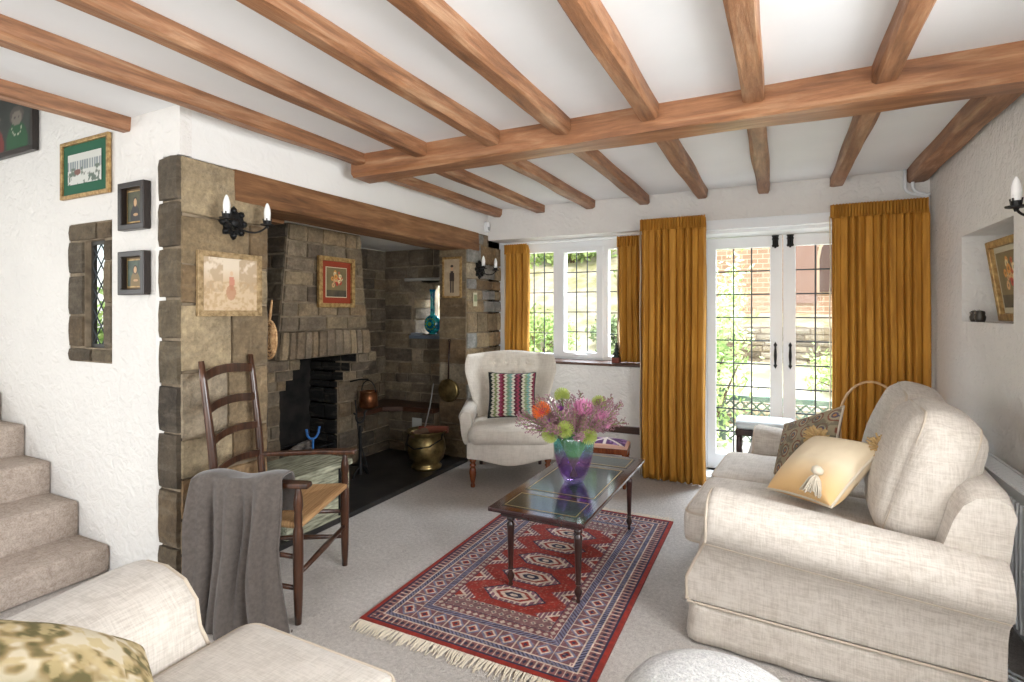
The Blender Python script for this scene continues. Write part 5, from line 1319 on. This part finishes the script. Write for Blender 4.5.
# ------------------------------------------------------------------ stools beyond
def stool(name, loc, W, D, H, rz, label, cushfn, lab2, ncol=M_dark):
    t = thing(name, loc, label, 'stool', rz=rz)
    mb = MB(); mb.box(-W / 2, W / 2, -D / 2, D / 2, H - .06, H - .015); mb.build('seat_frame', ncol, t, bevel=.006)
    for x in (-1, 1):
        for y in (-1, 1):
            mb = MB(); mb.lathe([(.012, 0), (.016, .02), (.013, .05), (.016, H * .5), (.02, H * .6), (.013, H * .63), (.02, H * .66), (.02, H - .03)], 12, Matrix.Translation((x * (W / 2 - .025), y * (D / 2 - .025), 0))); mb.build('leg', ncol, t, smooth=True)
    mb = MB()
    for y in (-1, 1): mb.tube([(-W / 2 + .025, y * (D / 2 - .025), .1), (W / 2 - .025, y * (D / 2 - .025), .1)], .009, 8)
    mb.build('stretcher', ncol, t)
    return t
st = stool('footstool', (-1.27, 4.27, 0), .36, .26, .33, R(8), 'low wooden stool with purple and cream needlework top under the window', None, None, M_honey)
def needle(X, Y):
    c = np.ones(X.shape + (3,)) * C3(90, 50, 100); n = fbm(X + 1, Y + 1, 22, 6); c = blend(c, C3(150, 110, 160), (n > .6)); c = blend(c, C3(226, 214, 206), (np.abs(np.abs(X) * .8 - np.abs(Y)) < .014) | (np.abs(X) < .012)); e = np.minimum(.18 - np.abs(X), .13 - np.abs(Y)); return blend(c, C3(214, 170, 150), (e < .02))
painted('needlework_top', .36, .26, 60, 44, needle, M_canvas, st, 'XY', lambda X, Y: .05 * (np.clip((1 - (X / .18) ** 2) * (1 - (Y / .13) ** 2), 0, 1)) ** .4, loc=(0, 0, .317))
st = stool('stool_table', (-.10, 4.42, 0), .40, .28, .55, R(2), 'dark wooden stool with pale padded top in front of the french doors', None, None)
MB().rbox(-.20, .20, -.14, .14, .535, .60, .028, 10, .006).build('seat_pad', mat('pale_blue_pad', (214, 220, 222), .8), st, smooth=True)
# hoop back chair behind sofa
t = thing('hoop_back_chair', (.56, 4.30, 0), 'thin bent hoop chair back showing behind the far sofa cushion', 'chair', rz=R(0))
M_cane = mat('pale_cane', (206, 170, 128), .5)
MB().tube([(.19 * math.cos(a), .10, .62 + .30 * math.sin(a)) for a in [PI * k / 26 for k in range(27)]], .008, 8).build('hoop', M_cane, t, smooth=True)
mb = MB(); mb.lathe([(0, .40), (.19, .40), (.2, .42), (.19, .44), (0, .44)], 30, cap=False); mb.build('seat', M_cane, t)
for (x, y) in ((-.15, -.13), (.15, -.13)): MB().tube([(x * 1.1, y * 1.1, 0), (x, y, .41)], .014, 8).build('leg', M_cane, t)
for s in (-1, 1): MB().tube([(s * .17, .12, 0), (s * .18, .105, .4), (s * .19, .10, .64)], .013, 8).build('leg', M_cane, t)

# ------------------------------------------------------------------ garden
G0 = -.12
def ground(u, v):
    x = -14 + 26 * u; y = 5.2 + 24 * v; z = G0
    if y > 8.0: b_ = min(1, max(0, (-1.6 - x - (y - 8) * .12) / 1.2)); z += min(1.5, (y - 8.0) * .25) * (1 - b_) + min(4.2, (y - 8.0) * .52) * b_
    return (x, y, z + .03 * math.sin(x * 2 + y) )
struct(MB().grid(ground, 40, 50).build('floor_garden', M_grass, smooth=True))
struct(MB().box(-8, 6, 5.14, 7.0, G0 - .08, G0 + .035).build('floor_patio', M_path))
def garden_wall(x0, x1, y, z0, z1, seed, label):
    mb = MB(); P = [(196, 182, 156), (214, 200, 174), (176, 160, 134), (224, 212, 190)]
    stones(mb, lambda a, b, d: (a, y - d, b), x0, x1, z0, z1, .09, .16, .2, .5, seed, pal=P, prot=.05, gap=.02)
    stones(mb, lambda a, b, d: (a, y + b * 0 + d * 0 + .3 * ((b - z0) / (z1 - z0)), z1 + d * .5), x0, x1, z0, z1, .2, .3, .3, .5, seed + 1, pal=P, prot=.02)
    mb.cur = 1; mb.box(x0, x1, y, y + .3, z0, z1); o = mb.build('garden_wall', [M_stone, M_mortar], recalc=False); tag(o, label, 'wall')
garden_wall(-9, 4, 7.6, G0 - .2, .22, 71, 'low dry-stone retaining wall nearest the house in the garden')
garden_wall(-2.2, 5, 10.6, .3, 1.12, 73, 'upper dry-stone retaining wall higher up the bank')
# house
M_brick = mat('warm_sandstone_block', (190, 140, 104), .9); k_ = NT(M_brick); br = k_.n('ShaderNodeTexBrick'); br.inputs['Scale'].default_value = 2.2; br.inputs['Color1'].default_value = rgb(196, 162, 132); br.inputs['Color2'].default_value = rgb(176, 142, 114); br.inputs['Mortar'].default_value = rgb(214, 196, 170); br.inputs['Mortar Size'].default_value = .02
tc = k_.n('ShaderNodeTexCoord'); mp = k_.n('ShaderNodeMapping'); mp.inputs['Rotation'].default_value = (R(90), 0, 0); k_.l(tc.outputs['Object'], mp.inputs[0]); k_.l(mp.outputs[0], br.inputs['Vector']); k_.col(br.outputs[0])
t = thing('neighbour_house', (1.0, 14, 1.3), 'sandstone neighbouring house with arched window seen through the french doors', 'house')
mb = MB(); mb.box(-3.3, 4.5, 0, 5, -.3, 5.2); mb.build('house_wall', M_brick, t)
mb = MB(); mb.box(-.72, -.25, -.06, 0, .3, 2.5); mb.build('door', mat('faded_boards', (158, 128, 112), .8), t)
Mf = Matrix(((1, 0, 0, 0), (0, 0, 1, 0), (0, 1, 0, 0), (0, 0, 0, 1)))
arch = [(-.32, 0), (.32, 0), (.32, .75)] + [(.32 * math.cos(R(a)), .75 + .5 * math.sin(R(a))) for a in (30, 60, 90, 120, 150)] + [(-.32, .75)]
fr_ = MB().prism([(x * 1.18 + .12, z * 1.08 + .5) for x, z in arch], -.05, 0, Mf).build('window', mat('pale_stone_arch', (210, 190, 160), .8), t)
MB().prism([(x + .12, z + .55) for x, z in arch], -.08, -.04, Mf).build('pane', mat('dark_pane', (96, 72, 60), .2), fr_)
mb = MB(); mb.add([(-3.6, -.3, 5.1), (4.8, -.3, 5.1), (4.8, 2.5, 7), (-3.6, 2.5, 7), (-3.6, -.3, 5.25), (4.8, -.3, 5.25), (4.8, 2.5, 7.15), (-3.6, 2.5, 7.15)], [(0, 1, 2, 3), (4, 5, 6, 7), (0, 1, 5, 4), (0, 3, 7, 4), (1, 2, 6, 5)]); mb.build('roof', mat('clay_tiles', (130, 90, 74), .9), t)
# lattice fence
t = thing('lattice_fence', (1.05, 6.7, G0 - .08), 'low grey-green lattice fence behind the french doors', 'fence')
mb = MB()
for k in range(-6, 24):
    for sg in (-1, 1):
        x = -1.4 + k * .11; a = (x, sg * .006, .08); b = (x + sg * .5, sg * .006, .58)
        mb.tube([a, b], .010, 4)
mb.build('lattice', M_fence, t)
mb = MB(); mb.box(-1.7, 1.6, -.03, .03, .58, .64); mb.box(-1.7, 1.6, -.03, .03, .03, .09); mb.build('rail', M_fence, t)
for x in (-1.65, 0, 1.55): MB().box(x - .035, x + .035, -.035, .035, 0, .72).build('post', M_fence, t)
def shrub(name, loc, rx, ry, rz, n, label, m, seed, leaf=.05, cat='shrub'):
    rr = random.Random(seed); t = thing(name, loc, label, cat, 'garden shrubs')
    mb = MB(); cl = [(rr.gauss(0, .5) * rx, rr.gauss(0, .5) * ry, rz * rr.uniform(.25, 1.6)) for _ in range(26)]
    for k in range(n):
        c = rr.choice(cl); p = Vector(c) + Vector((rr.gauss(0, 1) * rx * .24, rr.gauss(0, 1) * ry * .24, rr.gauss(0, 1) * rz * .22)); p.z = max(.02, p.z)
        a = Vector((rr.gauss(0, 1), rr.gauss(0, 1), rr.gauss(0, 1))).normalized(); b = a.orthogonal().normalized(); s_ = leaf * rr.uniform(.6, 1.3)
        mb.add([p - a * s_, p + b * s_ * .45, p + a * s_, p - b * s_ * .45], [(0, 1, 2, 3)])
    mb.build('foliage', m, t, recalc=False)
    mb = MB()
    for c in cl[:10]: mb.tube([(0, 0, 0), (c[0] * .4, c[1] * .4, c[2] * .5), c], [.03, .018, .006], 5)
    mb.build('branches', M_trunk, t)
shrub('shrub', (-.72, 6.3, G0), .34, .30, 1.15, 3400, 'tall loose green shrub just outside the left french door', M_leafm, 1, .04)
shrub('shrub', (-4.1, 9.3, .5), .5, .35, .5, 1700, 'broad green shrub low outside the left side of the window', M_leafm, 2, .05)
shrub('shrub', (-2.7, 9.6, .5), .35, .3, .45, 1500, 'darker round bush outside the middle of the window', M_leafd, 3, .05)
shrub('tree', (-5.0, 13.5, 2.6), 1.3, .8, .8, 2600, 'leafy tree on the bank beyond the window', M_leafm, 4, .09, 'tree')
shrub('tree', (-8.0, 14.5, 3.2), 1.1, .9, .8, 2200, 'darker tree at the far left of the bank', M_leafd, 5, .09, 'tree')
shrub('tree', (-2.9, 12.6, 1.6), .5, .4, .8, 1700, 'small bright tree beside the neighbouring house corner', M_leafm, 6, .07, 'tree')
shrub('shrub', (.9, 9.2, .2), .45, .4, .35, 1400, 'small rounded bush on the bank behind the lattice fence', M_leafm, 7, .04)
shrub('shrub', (-3.3, 6.7, G0), .35, .25, .42, 1600, 'low flowering bush close outside the window', M_leafm, 8, .035)
struct(MB().box(-14, -3.95, 1.95, 5.2, 0, .02).build('floor_side_garden', M_grass))
shrub('shrub', (-6.2, 2.9, .02), .55, .35, .9, 2600, 'bush outside the small diamond-leaded slit window', M_leafm, 9, .05)
